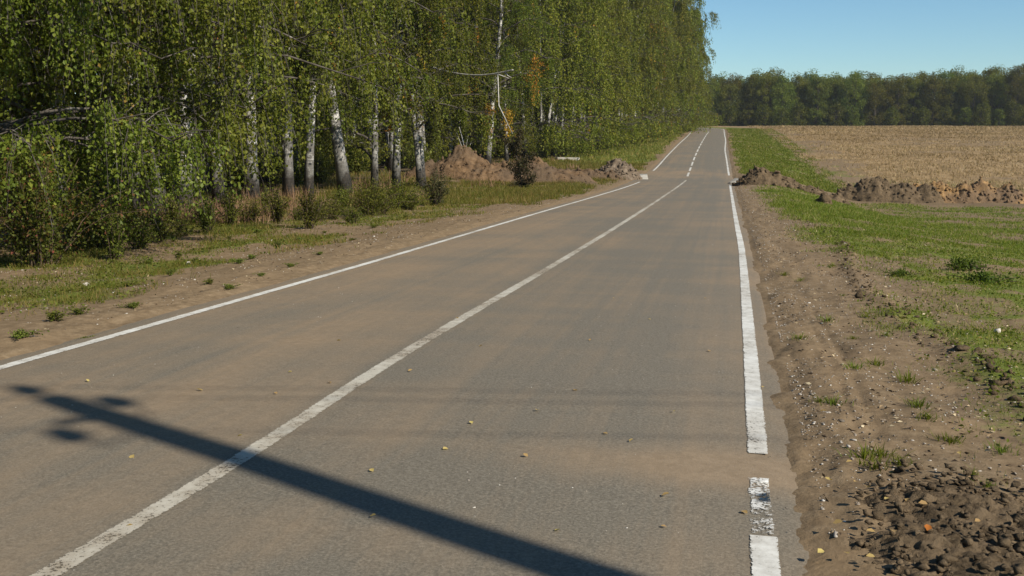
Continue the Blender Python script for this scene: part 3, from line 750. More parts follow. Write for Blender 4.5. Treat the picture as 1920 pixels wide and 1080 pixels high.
shrubs_far = [broadleaf(45, 7, 3.0, 2600, .36, .05), broadleaf(46, 5.5, 2.6, 2200, .34, .04)]
for row, (yb, sp_, sc0, pool) in enumerate([(283, 4.4, 1.0, shrubs_far), (291, 5.0, .96, wood), (297, 4.6, 1.02, wood), (304, 4.6, 1.06, wood), (313, 5.0, 1.08, wood), (319, 3.6, 1.1, shrubs_far), (301, 4.0, 1.0, shrubs_far)]):
    x = -75.0
    while x < 150:
        y = yb + random.uniform(-2.5, 2.5) - .02 * x
        if not (row == 0 and random.random() < .12):
            hs = sc0 * .80 * random.uniform(.90, 1.08) * (1 + .05 * math.sin(x * .06 + .7) + .14 * float(sstep(40, 75, x)))
            if row == 0:
                lab, cat, grp = 'light green bushy sapling along the front of the far wood', 'sapling', 'saplings at the far wood edge'
            elif row >= 5:
                lab, cat, grp = 'shaded bush under the trees of the far wood', 'bush', 'bushes inside the far wood'
            elif row == 1:
                lab, cat, grp = 'dark green tree in the front row of the far wood beyond the field', 'tree', 'front trees of the far wood'
            else:
                lab, cat, grp = 'tree showing only its top above the front of the far wood', 'tree', 'rear trees of the far wood'
            place('sapling' if row == 0 else 'wood_bush' if row >= 5 else 'broadleaf_tree', random.choice(pool), x, y, random.uniform(0, 6.28), hs, lab, cat, grp, lm='birch_leaf' if row == 0 else 'wood_leaf', tm='dark_bark', bm='dark_bark')
        x += sp_ * random.uniform(.75, 1.25)
for me in [m for p in shrubs_far for m in p[2:]]:
    me.materials.clear(); me.materials.append(M['shrub_leaf'])

# ------------------------------------------------------------------ spoil heaps
def heap(name, cx, cy, rx, ry, h, seed, m, label, peaks, rz=0.0, nclod=200, clod=(.03, .10), group=None, res=.085):
    e = empty(name, (cx, cy, gz(cx, cy)), rz); tag(e, label, 'heap', group)
    x = np.arange(-rx * 1.15, rx * 1.15, res); y = np.arange(-ry * 1.3, ry * 1.3, res); X, Y = np.meshgrid(x, y)
    Hh = np.zeros_like(X)
    for (px, py, pr, ph) in peaks:
        d = np.hypot((X - px * rx) / (pr * rx), (Y - py * ry) / (pr * rx * .8))
        Hh = np.maximum(Hh, h * ph * np.clip(1 - d, 0, 1) ** .85) * .55 + np.maximum(Hh, h * ph * np.clip(1 - d ** 1.25, 0, 1)) * .45
    n1 = fbm(X * 1.1 + seed, Y * 1.1, seed); n2 = 1 - 2 * np.abs(fbm(X * 2.6, Y * 2.6 + seed, seed + 5)); n3 = fbm(X * 7, Y * 7, seed + 9, 2)
    n4 = fbm(X * 3.6 + 11, Y * 3.6, seed + 21, 4, .65); n5 = 1 - 2 * np.abs(fbm(X * 5.5, Y * 5.5 + 3, seed + 31, 3, .6))
    Z = Hh * (1 + .30 * n1) + sstep(0, .45, Hh) * (.15 * n2 + .06 * n3 + .13 * n4 + .06 * n5)
    gx = cx + X * math.cos(rz) - Y * math.sin(rz); gy = cy + X * math.sin(rz) + Y * math.cos(rz)
    base = T(gx.ravel(), gy.ravel()).reshape(X.shape) - gz(cx, cy)
    edge = np.minimum(np.minimum(X - x[0], x[-1] - X), np.minimum(Y - y[0], y[-1] - Y))
    Zf = base - .12 + Z * sstep(0, .4, edge) 
    nr, nc = X.shape; ii = (np.arange(nr - 1)[:, None] * nc + np.arange(nc - 1)[None, :]).ravel()
    link('mound', mk('mound', np.stack([X.ravel(), Y.ravel(), Zf.ravel()], -1), None, np.stack([ii, ii + 1, ii + nc + 1, ii + nc], -1), False), M[m], e)
    r = np.random.default_rng(seed); B = Bag(); k = 0; tries = 0
    while k < nclod and tries < nclod * 30:
        tries += 1
        i, j = r.integers(0, nr), r.integers(0, nc)
        if Z[i, j] < .10 * r.random(): continue
        s_ = r.uniform(*clod) * (1 if r.random() > .12 else 1.7)
        B.add(*lump(r, s_, np.array([X[i, j], Y[i, j], Zf[i, j] + s_ * .15]))); k += 1
    if nclod: tag(link('clods', B.mesh('clods'), M[m], e), kind='stuff')
    return e
_ico = None
def lump(r, s, c):
    global _ico
    if _ico is None:
        t = (1 + 5 ** .5) / 2
        v = np.array([(-1, t, 0), (1, t, 0), (-1, -t, 0), (1, -t, 0), (0, -1, t), (0, 1, t), (0, -1, -t), (0, 1, -t), (t, 0, -1), (t, 0, 1), (-t, 0, -1), (-t, 0, 1)], float) / 1.9
        f = np.array([(0, 11, 5), (0, 5, 1), (0, 1, 7), (0, 7, 10), (0, 10, 11), (1, 5, 9), (5, 11, 4), (11, 10, 2), (10, 7, 6), (7, 1, 8), (3, 9, 4), (3, 4, 2), (3, 2, 6), (3, 6, 8), (3, 8, 9), (4, 9, 5), (2, 4, 11), (6, 2, 10), (8, 6, 7), (9, 8, 1)])
        _ico = (v, f)
    v, f = _ico
    V = v * (1 + r.normal(0, .30, (12, 1))) * r.uniform(.5, 1.3, 3)
    a = r.uniform(0, 6.28); ca, sa = math.cos(a), math.sin(a)
    V = np.stack([V[:, 0] * ca - V[:, 1] * sa, V[:, 0] * sa + V[:, 1] * ca, V[:, 2]], -1) * s
    return V + c, f, None
a = ground_hit(930, 342)
heap('soil_heap', a[0], a[1] + 2, 5.6, 3.0, 1.95, 101, 'brown_heap', 'large brown soil heap at the foot of the birches',
     [(-.42, 0, .5, .92), (-.78, -.1, .34, .48), (.0, .05, .5, .66), (.34, 0, .48, .70), (.62, 0, .42, .45), (-.2, -.2, .5, .5)], .05, 220, (.03, .09))
a = ground_hit(1085, 338)
heap('soil_heap', a[0], a[1] + 1, 3.0, 1.6, .75, 111, 'brown_heap', 'low brown soil ridge between the large heap and the gravelly heap', [(-.4, 0, .6, .8), (.2, 0, .6, .9), (.6, 0, .4, .7)], .05, 90)
a = ground_hit(1152, 337)
heap('gravel_heap', a[0], a[1] + .8, 1.9, 1.4, 1.5, 121, 'gravel_heap', 'small grey gravelly heap at the left road edge', [(0, 0, .8, 1.0), (.45, 0, .5, .6), (-.5, 0, .5, .5)], 0, 160, (.03, .12))
a = ground_hit(1438, 350)
heap('soil_heap', a[0], a[1] + .6, 1.9, 1.2, 1.1, 131, 'dark_heap', 'small crumbly soil heap beside the slab at the right road edge', [(-.25, 0, .65, 1.0), (.3, 0, .6, .7), (-.7, 0, .35, .4)], 0, 160, (.03, .10))
a = ground_hit(1520, 366)
heap('soil_heap', a[0], a[1] + .5, 2.6, 1.3, .55, 141, 'dark_heap', 'low dark dug ridge running down the bank to the field', [(-.5, 0, .6, .9), (.1, 0, .6, .8), (.6, -.1, .4, .9)], -.05, 150, (.03, .1))
a = ground_hit(1668, 380)
dark = heap('soil_heap', a[0], a[1] + 1, 3.4, 1.9, 1.75, 151, 'dark_heap', 'dark earth heap with a tuft of grass by the field', [(-.25, .1, .55, 1.0), (-.7, 0, .32, .55), (.25, 0, .5, .75), (.65, 0, .4, .62)], 0, 200)
a = ground_hit(1800, 380)
heap('clay_heap', a[0], a[1] + 1, 4.2, 1.8, 1.45, 161, 'clay_heap', 'orange clay heap at the right beside the dark earth heap', [(-.6, 0, .4, .8), (-.25, 0, .4, .85), (.1, 0, .4, .9), (.32, .1, .4, 1.05), (.7, 0, .4, .75)], 0, 380, (.04, .12))
a = ground_hit(1543, 383)
heap('earth_clod', a[0], a[1], .55, .4, .45, 171, 'dark_heap', 'single dark earth clod on the grass below the bank', [(0, 0, .8, 1), (.4, 0, .5, .6)], 0, 14, (.05, .12), res=.06)

# ------------------------------------------------------------------ concrete slabs
def slab(name, p, size, rz, tilt, label, cat):
    lx, ly, lz = size; V = []; r = np.random.default_rng(int(abs(p[0]) * 100))
    nx, ny = 9, 5
    X = np.linspace(-lx / 2, lx / 2, nx); Y = np.linspace(-ly / 2, ly / 2, ny)
    B = Bag()
    pts = []
    for k, z in enumerate((0, .85 * lz, lz)):
        ins = (.0, .0, .03)[k]
        ring = [(x, -ly / 2 + ins) for x in X] + [(lx / 2 - ins, y) for y in Y[1:]] + [(x, ly / 2 - ins) for x in X[::-1][1:]] + [(-lx / 2 + ins, y) for y in Y[::-1][1:-1]]
        ring = np.array(ring); ring += r.normal(0, .012, ring.shape)
        pts.append(np.column_stack([ring, np.full(len(ring), z) + r.normal(0, .006, len(ring))]))
    n = len(pts[0]); Vv = np.concatenate(pts + [np.array([[0, 0, lz]])])
    j = np.arange(n); k_ = (j + 1) % n
    Q = np.concatenate([np.stack([i * n + j, i * n + k_, (i + 1) * n + k_, (i + 1) * n + j], -1) for i in range(2)])
    Tt = np.stack([2 * n + j, 2 * n + k_, np.full(n, 3 * n)], -1)
    B.add(Vv, Tt, Q); o = link(name, B.mesh(name), M['concrete'])
    o.location = (p[0], p[1], gz(p[0], p[1]) - .05); o.rotation_euler = (tilt[0], tilt[1], rz)
    tag(o, label, cat); return o
slab('concrete_slab', ground_hit(1190, 334), (1.7, 3.4, .18), .1, (.05, .03), 'flat pale concrete slab at the left road edge', 'slab')
slab('concrete_slab', ground_hit(1391, 343), (1.2, 3.0, .18), -.1, (.02, .05), 'pale concrete slab at the right road edge before the small heap', 'slab')
slab('concrete_beam', ground_hit(1064, 303), (2.1, .7, .3), .15, (.0, .02), 'weathered concrete beam lying in grass behind the soil heaps', 'beam')

# ------------------------------------------------------------------ bare limb, fallen branches
def branch(name, pts, r0, label, m, forks, leafm=None, nleaf=0, lsize=.09, cat='branch'):
    e = empty(name, pts[0]); tag(e, label, cat)
    pts = np.array(pts, float); o = pts[0]
    B = Bag(); p = smooth(pts, 2) - o; s = np.linspace(0, 1, len(p))
    V, Tt, Q = tube(p, r0 * (1 - .75 * s), 6); B.add(V, Tt, Q)
    r = np.random.default_rng(int(abs(o[0] * 31 + o[1] * 7)))
    ends = []
    for (t, d, ln) in forks:
        st = np.array([np.interp(t, s, p[:, k]) for k in range(3)]); d = np.array(d, float); d /= np.linalg.norm(d)
        q = np.array([st, st + d * ln * .5 + r.normal(0, .07 * ln, 3), st + d * ln]); V, Tt, Q = tube(q, [r0 * .5 * (1 - t * .5), r0 * .3, r0 * .12], 5); B.add(V, Tt, Q)
        ends.append(q)
    link('limb', B.mesh('limb', True), M[m], e)
    if leafm:
        C = []
        for q in ends:
            f_ = r.random((nleaf, 1)); C.append(q[0] * (1 - f_) + q[2] * f_ + r.normal(0, .12, (nleaf, 3)))
        C = np.concatenate(C); D = r.normal(0, .6, C.shape); D[:, 2] -= .6
        L_ = Bag(); V, Tt, A = leaves(C, D, lsize * r.uniform(.7, 1.3, len(C)), r, r.random(len(C))); L_.add(V, Tt, None, A)
        link('leaves', L_.mesh('leaves'), M[leafm], e)
    return e
def at(px, py, y):
    d = ray(px, py); t = y / d[1]; return np.array([0, 0, EYE]) + d * t
branch('bare_limb', [at(690, 40, 53), at(735, 95, 51), at(760, 97, 50), at(800, 125, 48.5), at(860, 140, 46.5), at(912, 142, 45), at(962, 131, 44)], .10,
       'long bare white limb reaching out of the belt toward the road', 'dead_wood',
       [(.80, at(965, 150, 44.3) - at(915, 142, 45), 1.3), (.86, at(972, 255, 44.5) - at(945, 145, 44.5), 2.7), (.45, (0.3, -.2, -.6), .8), (.9, at(968, 163, 44) - at(950, 148, 44.3), .5)], cat='limb')
a = ground_hit(985, 352)
branch('hanging_branch', [a + [0, -.5, .0], a + [-.25, -.6, 1.1], a + [-.5, -.4, 2.2]], .05, 'broken leafy branch propped against the front of the soil heap', 'dark_bark',
       [(.15, (.4, -.3, .3), 1.0), (.35, (-.4, -.2, .5), .9), (.5, (.5, .1, .4), 1.1), (.7, (.2, -.3, .8), 1.0), (.8, (-.5, 0, .5), .9), (.6, (.6, -.3, -.5), 1.0), (.9, (.3, .2, .8), .9), (.25, (-.3, -.3, -.2), .7)], 'dry_leaf', 420, .10)
a = ground_hit(878, 352) 
branch('fallen_branch', [at(872, 300, 68), at(870, 270, 68.5), at(860, 235, 69)], .05, 'pale forked dead branch standing out of the soil heap', 'dead_wood',
       [(.1, (.15, 0, 1), 1.6), (.2, (-.35, 0, 1), 1.7), (.15, (.4, .1, 1), 1.2)])
a = ground_hit(845, 372)
branch('fallen_branch', [at(795, 330, 62), at(830, 345, 62), at(870, 352, 62.5)], .035, 'thin grey branch with twigs lying at the left of the soil heap', 'limb',
       [(.3, (.2, -.1, .9), .8), (.5, (.5, -.2, .7), .9), (.7, (.1, -.1, .6), .7), (.9, (.8, -.1, .3), .7)], 'dry_leaf', 60, .07)
# orange autumn sprays hanging from the edge birches
for (px, py, y, ln, lab) in [(1000, 115, 66, 2.2, 'hanging spray of orange autumn leaves beside the bare limb'), (912, 205, 62, 1.5, 'small orange leaf spray above the soil heap'), (950, 215, 62, 1.1, 'orange leaf sprig right of the small orange spray'), (728, 205, 50, .9, 'yellow leaf spray among trunks left of the soil heap')]:
    p = at(px, py, y)
    branch('leaf_spray', [p + [0, 0, .3], p + [.1, -.1, -.3 * ln], p + [.15, -.1, -ln]], .018, lab, 'twig',
           [(.1, (.3, -.2, -.7), ln * .6), (.3, (-.3, -.1, -.8), ln * .6), (.5, (.2, -.2, -.9), ln * .6), (.7, (-.1, -.1, -1), ln * .5), (.05, (.5, 0, -.4), ln * .5)], 'yellow_leaf', 70, .11, 'leaf spray')

# ------------------------------------------------------------------ shrubs and weeds
def shrub(seed, h, w, nst, nleaf, lsize, droop=.2):
    r = np.random.default_rng(seed); S = Bag(); C = []
    for i in range(nst):
        az = r.uniform(0, 6.28); k = abs(r.normal(0, .55))
        tipv = np.array([math.cos(az) * w * k, math.sin(az) * w * k, h * r.uniform(.45, 1.0) * (1 - .25 * k)])
        b = np.array([math.cos(az), math.sin(az), 0]) * w * .18 * r.random()
        mid = b * .5 + tipv * .5 + np.array([0, 0, .18 * h]); p = np.array([b + [0, 0, -.05], mid, tipv])
        V, Tt, Q = tube(smooth(p, 1), np.linspace(.012, .004, 6), 3, False); S.add(V, None, Q)
        m = nleaf // nst; f_ = r.uniform(.08, 1, (m, 1))
        q = b * (1 - f_) ** 2 + 2 * f_ * (1 - f_) * mid + f_ ** 2 * tipv
        C.append(q + r.normal(0, .075 * w, (m, 3)))
    C = np.concatenate(C); C = C[C[:, 2] > .02]
    D = r.normal(0, .8, C.shape); D[:, 2] -= droop; D[:, :2] += C[:, :2] * .5
    L_ = Bag(); V, Tt, A = leaves(C, D, lsize * r.uniform(.6, 1.3, len(C)), r, r.beta(2, 2, len(C)), aspect=.55); L_.add(V, Tt, None, A)
    return S.mesh('stems', True), L_.mesh('foliage')
def put_shrub(name, me, x, y, sc, label, cat, lm, group=None, rz=None, flat=1.0):
    e = empty(name, (x, y, gz(x, y)), random.uniform(0, 6.28) if rz is None else rz); e.scale = (sc, sc, sc * flat); tag(e, label, cat, group)
    for nm, m_, mm in zip(('stems', 'foliage'), me, ('twig', lm)):
        o = bpy.data.objects.new(nm, m_); col.objects.link(o); o.parent = e
        if not m_.materials: m_.materials.append(M[mm])
    return e
p = ground_hit(45, 512)
put_shrub('shrub', shrub(61, 2.0, 1.3, 60, 9000, .06), p[0] - .2, p[1] + .6, 1.0, 'dark reddish leaved shrub at the left picture edge', 'shrub', 'red_leaf')
sh2 = shrub(62, 1.1, 1.1, 60, 6000, .05); sh3 = shrub(63, .8, .9, 50, 3600, .05)
for (px, py, me, sc, lab) in [(185, 470, sh2, 1.0, 'leafy green shrub right of the reddish shrub'), (110, 455, sh2, 1.3, 'green shrub behind the reddish shrub under the hanging boughs'), (250, 455, sh3, 1.0, 'low green shrub beneath the thick sunlit birch trunk'), (690, 408, sh2, 1.0, 'wide green shrub at the edge of the belt left of the heap'), (640, 402, sh3, 1.1, 'low shrub left of the wide green shrub'), (745, 396, sh3, 1.2, 'low shrub right of the wide green shrub')]:
    p = ground_hit(px, py); put_shrub('shrub', me, p[0], p[1], sc, lab, 'shrub', 'shrub_leaf')
dry = shrub(64, 1.2, .7, 40, 1800, .07)
p = ground_hit(818, 388); put_shrub('dry_weed', dry, p[0], p[1], 1.1, 'dark withered weed standing in grass before the soil heap', 'weed', 'dry_leaf')
# understorey bushes inside the belt
us_ = [shrub(65, 2.6, 1.7, 60, 4200, .12), shrub(66, 2.0, 1.5, 50, 3600, .12)]
for k in range(70):
    y = random.uniform(22, 215) if k < 46 else random.uniform(26, 78); x = float(xb(y)) - (random.uniform(2.5, 14) if k < 46 else random.uniform(.5, 6))
    if abs(x * gapd[1] - y * gapd[0]) < 1.6 : continue
    put_shrub('understorey_bush', random.choice(us_), x, y, random.uniform(.7, 1.2), 'shaded bush growing among the trunks of the birch belt', 'bush', 'shrub_leaf', 'bushes inside the belt')
for k in range(26):
    y = 92 + k * 4.6 + random.uniform(-1, 1); x = float(xb(y)) + random.uniform(.6, 2.6)
    put_shrub('edge_bush', random.choice(us_), x, y, random.uniform(.7, 1.1), 'leafy bush at the foot of the far foliage wall', 'bush', 'shrub_leaf', 'bushes at the far belt edge')
weeds = [shrub(71, .32, .30, 14, 420, .055, -.1), shrub(72, .22, .36, 14, 420, .05, -.2), shrub(73, .5, .22, 10, 380, .055, 0)]
lw = [(250, 578, 1), (160, 632, 1), (100, 605, 0), (40, 640, 1), (150, 590, 0), (320, 525, 2), (335, 490, 2), (325, 455, 2), (395, 540, 0), (450, 500, 0), (470, 490, 0), (545, 505, 1), (490, 520, 1), (430, 545, 1), (560, 455, 0), (520, 470, 2), (610, 440, 0), (240, 545, 1), (60, 560, 1), (280, 500, 0), (210, 500, 0), (370, 500, 2), (700, 430, 0), (760, 412, 0), (480, 440, 0), (430, 455, 2), (600, 480, 1), (660, 452, 1)]
for (px, py, k) in lw:
    p = ground_hit(px, py); put_shrub('weed', weeds[k], p[0], p[1], random.uniform(.35, .65), 'low green weed clump on the bare soil of the left verge', 'weed', 'weed_leaf', 'weeds on the left verge', flat=.6)
herbs = [shrub(76, .85, .5, 36, 1500, .05, -.1), shrub(77, .6, .6, 36, 1400, .045, -.1)]
for k, (px, py) in enumerate([(215, 488), (262, 470), (300, 455), (345, 445), (390, 440), (140, 478), (430, 425), (470, 420), (520, 418), (560, 414), (600, 416), (660, 420), (720, 402), (770, 396), (320, 430), (375, 420), (580, 432), (625, 412), (500, 408), (280, 440)]):
    p = ground_hit(px, py); put_shrub('tall_weed', herbs[k % 2], p[0], p[1], random.uniform(.7, 1.15), 'tall green weeds on the bank under the birches', 'weed', 'shrub_leaf', 'tall weeds under the birches')
dw = shrub(74, .16, .6, 22, 800, .06, -.2)
for (px, py, lab) in [(1800, 512, 'broad leaved dark weed patch on the right grass, the farther one'), (1848, 535, 'broad leaved dark weed patch on the right grass, the nearer one'), (1685, 520, 'small dark weed tuft on the right grass left of the broad leaved patches')]:
    p = ground_hit(px, py); put_shrub('dark_weed', dw, p[0], p[1], .9 if px > 1700 else .5, lab, 'weed', 'dark_weed_leaf')
def tuft_mesh(seed):
    r = np.random.default_rng(seed); B = Bag(); n = 60
    rr = np.abs(r.normal(0, .05, n)); az = r.uniform(0, 6.28, n)
    V, t, q, A = blades(rr * np.cos(az), rr * np.sin(az), r.uniform(.025, .075, n), np.full(n, .006), r.beta(2, 2, n) * .75, seed, 1.0, 2, np.zeros(n)); B.add(V, t, q, A)
    me = B.mesh('grass_tuft'); me.materials.append(M['grass']); return me
def clod_stuff(name, n, seed, label, pos, s0, s1, m):
    r = np.random.default_rng(seed); B = Bag()
    for i in range(n):
        x, y, z = pos(r); s_ = r.uniform(s0, s1) * (1.8 if r.random() < .06 else 1)
        V, f, _ = lump(r, s_, np.zeros(3)); B.add(V * [1.1, 1, .75] + [x, y, z + s_ * .2], f)
    return tag(link(name, B.mesh(name), M[m]), label, kind='stuff')
def _mp(r):
    while True:
        x, y = r.uniform(.6, 4.2), r.uniform(3.2, 6.0)
        if mud_mask(np.array(x), np.array(y)) > .3: return x, y, gz(x, y) + r.uniform(.0, .045)
clod_stuff('mud_clods', 2200, 331, 'crumbled clods of the churned mud', _mp, .006, .022, 'mud')
def _bp(r):
    y = 4.8 * (30 / 4.8) ** r.random(); u = HR + 1.55 + .25 * math.sin(y * .35) + r.normal(0, .09); x = float(CX(y)) + u; return x, y, gz(x, y)
clod_stuff('berm_clods', 500, 332, 'dark crumbled clods along the edge of the right grass', _bp, .010, .035, 'dark_heap')

a = ground_hit(1660, 372)
gt = shrub(75, .75, .8, 40, 900, .22, -1.2)
e = put_shrub('grass_tuft', gt, a[0], a[1] - .2, 1.0, 'green grass tuft on the front of the dark earth heap', 'grass tuft', 'grass')

# ------------------------------------------------------------------ grass, straw, gravel
def blades(x, y, h, w, var, seed, lean=.45, seg=1, z=None):
    r = np.random.default_rng(seed); n = len(x)
    z = T(x, y) - .01 if z is None else z
    a = r.uniform(0, 6.28, n); s = np.stack([np.cos(a), np.sin(a), 0 * a], -1) * (w / 2)[:, None]
    b = r.uniform(0, 6.28, n); ln = np.abs(r.normal(0, lean, n)) * h
    d = np.stack([np.cos(b) * ln, np.sin(b) * ln, h], -1); base = np.stack([x, y, z], -1)
    if seg == 1:
        V = np.stack([base - s, base + s, base + d], 1).reshape(-1, 3); i = np.arange(n)[:, None] * 3
        return V, i + np.array([[0, 1, 2]]), None, np.repeat(var, 3)
    mid = base + d * np.array([.35, .35, .6])
    V = np.stack([base - s, base + s, mid + s * .75, mid - s * .75, base + d], 1).reshape(-1, 3); i = np.arange(n)[:, None] * 5
    return V, i + np.array([[3, 2, 4]]), i + np.array([[0, 1, 2, 3]]), np.repeat(var, 5)
def scatter(n, y0, y1, u0, u1, seed, chan, thr=.2):
    r = np.random.default_rng(seed); k = n * 4
    y = y0 * (y1 / y0) ** (r.random(k)); u = r.uniform(u0, u1, k)
    x = u + CX(y); m = masks(x, y)[:, chan]
    keep = m > r.random(k) * (1 - thr) + thr * .6
    x, y = x[keep][:n], y[keep][:n]
    c = fbm(x * 4, y * 4, seed + 1, 2) + .6 * fbm(x * 1.2, y * 1.2, seed + 2)
    k2 = c > -.25 + .25 * r.normal(size=len(c))
    return x[k2], y[k2], r
def sow(name, n, y0, y1, u0, u1, seed, chan, hk, m, lean=.5, seg=1, wk=.0012, vk=(2, 2.6), hmin=.5, field=False):
    x, y, r = scatter(n, y0, y1, u0, u1, seed, chan)
    big = fbm(x * .5, y * .5, seed + 9)
    h = hk * r.uniform(hmin, 1.3, len(x)) * (1 + .5 * big); w = np.maximum(.004, wk * y) * r.uniform(.7, 1.3, len(x))
    var = np.clip(r.beta(*vk, len(x)) + .18 * big, 0, 1)
    if field:
        sw = fbm(x * .035 + .02 * y, y * .10 - .035 * x, 401); row = sstep(.55, .95, np.sin((x * .55 + y * .83) * .42 + 3 * fbm(x * .03, y * .03, 402)))
        var = np.clip(var * .75 + .12 + .45 * sw - .30 * row * sstep(-.1, .3, fbm(x * .05, y * .05, 403)), 0, .97); h = h * (1 + .3 * sw) * (1 + .3 * row)
        edge_ = sstep(95, 80, y); var = np.where(r.random(len(x)) < .5 * edge_, .99, var)
    B = Bag(); V, t, q, A = blades(x, y, h, w, var, seed, lean, seg); B.add(V, t, q, A)
    return tag(link(name, B.mesh(name), M[m]), kind='stuff')
sow('verge_grass', 90000, 5.0, 26, HR + .5, HR + 9.5, 201, 0, .060, 'grass', .9, 1, .0008)['label'] = 'green grass growing on the near right verge'
sow('verge_grass', 110000, 24, 72, HR + .3, HR + 16, 202, 0, .10, 'grass', .8, 1, .0006)['label'] = 'green grass on the right bank before the spoil heaps'
sow('verge_grass', 50000, 74, 215, HR + .2, HR + 9, 203, 0, .16, 'grass', .7, 1, .0008)['label'] = 'bright green grass strip along the far right road edge'
sow('verge_grass', 90000, 9, 40, -HL - 15, -HL - .3, 204, 0, .10, 'verge_grass', .7, 1, .0008)['label'] = 'patchy grass and weeds on the near left verge'
sow('verge_grass', 120000, 34, 90, -HL - 18, -HL - .3, 205, 0, .19, 'verge_grass', .6, 1, .0006)['label'] = 'yellow green grass below the birches and before the heap'
sow('verge_grass', 30000, 88, 215, -HL - 11, -HL - .4, 206, 0, .22, 'verge_grass', .5, 1, .0008)['label'] = 'grass strip along the far left road edge'
sow('tall_dry_grass', 26000, 24, 90, -HL - 17, -HL - 3.5, 207, 1, .5, 'straw', .35, 1, .0009)['label'] = 'tall pale dry grass at the foot of the birches'
sow('field_straw', 230000, 72, 285, HR + 5, HR + 110, 208, 1, .20, 'straw', .9, 1, .0007, (3, 3), .3, True)['label'] = 'dry golden grass covering the field on the right'
sow('field_straw', 20000, 24, 72, HR + 9, HR + 34, 209, 1, .2, 'straw', .7, 1, .001)['label'] = 'sparse dry grass on the bare ground near the clay heap'
def clover(name, n, y0, y1, u0, u1, seed, m, label, s0, s1):
    x, y, r = scatter(n, y0, y1, u0, u1, seed, 0, .25); n = len(x)
    C = np.stack([x, y, T(x, y) + r.uniform(.005, .05, n)], -1); D = np.stack([r.normal(size=n), r.normal(size=n), r.normal(.25, .35, n)], -1)
    big = fbm(x * .8, y * .8, seed + 5)
    V, t, A = leaves(C, D, r.uniform(s0, s1, n) * (1 + .015 * y), r, np.clip(r.beta(2, 2.4, n) + .2 * big, 0, 1), aspect=.7); B = Bag(); B.add(V, t, None, A)
    return tag(link(name, B.mesh(name), M[m]), label, kind='stuff')
clover('ground_cover', 50000, 5.0, 40, HR + .5, HR + 9, 221, 'grass', 'small leafy ground cover among the right verge grass', .012, .035)
clover('ground_cover', 60000, 9, 60, -HL - 12, -HL - .3, 222, 'weed_leaf', 'small leafy ground cover on the left verge', .015, .045)
tufts = [tuft_mesh(k) for k in (341, 342, 343)]
for k, (px, py) in enumerate([(1560, 765), (1470, 520), (1500, 530), (1640, 690), (1740, 800), (1640, 890), (1620, 870), (1850, 930), (1700, 720), (1600, 640), (1580, 560), (1780, 830), (1880, 850), (1560, 500), (1650, 860), (1535, 760), (1690, 880), (1720, 770), (1550, 610), (1820, 905), (1600, 700), (1500, 640), (1660, 640), (1625, 600)]):
    p = ground_hit(px, py); o = bpy.data.objects.new('grass_tuft', tufts[k % 3]); col.objects.link(o); o.location = (p[0], p[1], gz(p[0], p[1])); sc = random.uniform(.5, 1.1); o.scale = (sc * 1.2, sc * 1.2, sc); o.rotation_euler = (0, 0, random.uniform(0, 6.28))
    tag(o, 'tiny green grass tuft on the bare soil of the right verge', 'grass tuft', 'grass tufts on the right verge')
def chips(name, n, y0, y1, u0, u1, seed, s0, s1, label, pw=1.0, vk=(1.6, 1.6)):
    r = np.random.default_rng(seed); B = Bag()
    y = y0 * (y1 / y0) ** r.random(n * 3); u = u0 + (u1 - u0) * r.random(n * 3) ** pw; x = u + CX(y)
    k = fbm(x * 1.5, y * 1.1, seed) + .4 * r.normal(size=len(x)) > .0
    x, y = x[k][:n], y[k][:n]; z = np.maximum(T(x, y), np.where(np.abs(road_u(x, y)) < 3.2, P(y), -99))
    for i in range(len(x)):
        s_ = r.uniform(s0, s1) * (1 + .02 * y[i]) * (1.9 if r.random() < .05 else 1)
        V, f, _ = lump(r, s_, np.zeros(3)); B.add(V * [1, 1, .5] + [x[i], y[i], z[i] + s_ * .12], f, None, r.beta(*vk))
    return tag(link(name, B.mesh(name), M['stone']), label, kind='stuff')
chips('gravel', 6500, 4.6, 70, HR + .08, HR + 2.2, 301, .003, .009, 'pale gravel chips strewn over the right verge', 1.5)
chips('gravel', 2400, 8, 50, -HL - 5, -HL - .2, 302, .004, .011, 'pale gravel chips strewn over the left verge')
chips('gravel', 700, 4.4, 40, -3.0, 3.1, 303, .0025, .006, 'tiny stones scattered over the road', 1.0)

def litter(name, n, y0, y1, u0, u1, seed, label, s0=.012, s1=.04):
    r = np.random.default_rng(seed); y = y0 * (y1 / y0) ** r.random(n); u = r.uniform(u0, u1, n); x = u + CX(y)
    k = fbm(x * 1.2, y, seed) > r.normal(-.05, .25, n); x, y = x[k], y[k]; n = len(x)
    C = np.stack([x, y, T(x, y) + .004], -1); D = np.stack([r.normal(size=n), r.normal(size=n), r.normal(0, .12, n) + .1], -1)
    V, t, A = leaves(C, D, r.uniform(s0, s1, n) * (1 + .02 * y), r, r.beta(.8, .9, n), aspect=.45); B = Bag(); B.add(V, t, None, A)
    return tag(link(name, B.mesh(name), M['litter']), label, kind='stuff')
M['litter'] = leaf_mat('dry_litter', [(0, (.045, .032, .022)), (.5, (.15, .10, .06)), (.8, (.33, .24, .14)), (1, (.50, .42, .28))], trans=0, hue_rand=0, hue_shift=0)
litter('leaf_litter', 9000, 4.6, 45, HR + .1, HR + 4.5, 311, 'dry bits of leaf and twig strewn over the right verge')
litter('leaf_litter', 9000, 8, 60, -HL - 9, -HL - .2, 312, 'dry bits of leaf and twig strewn over the left verge')
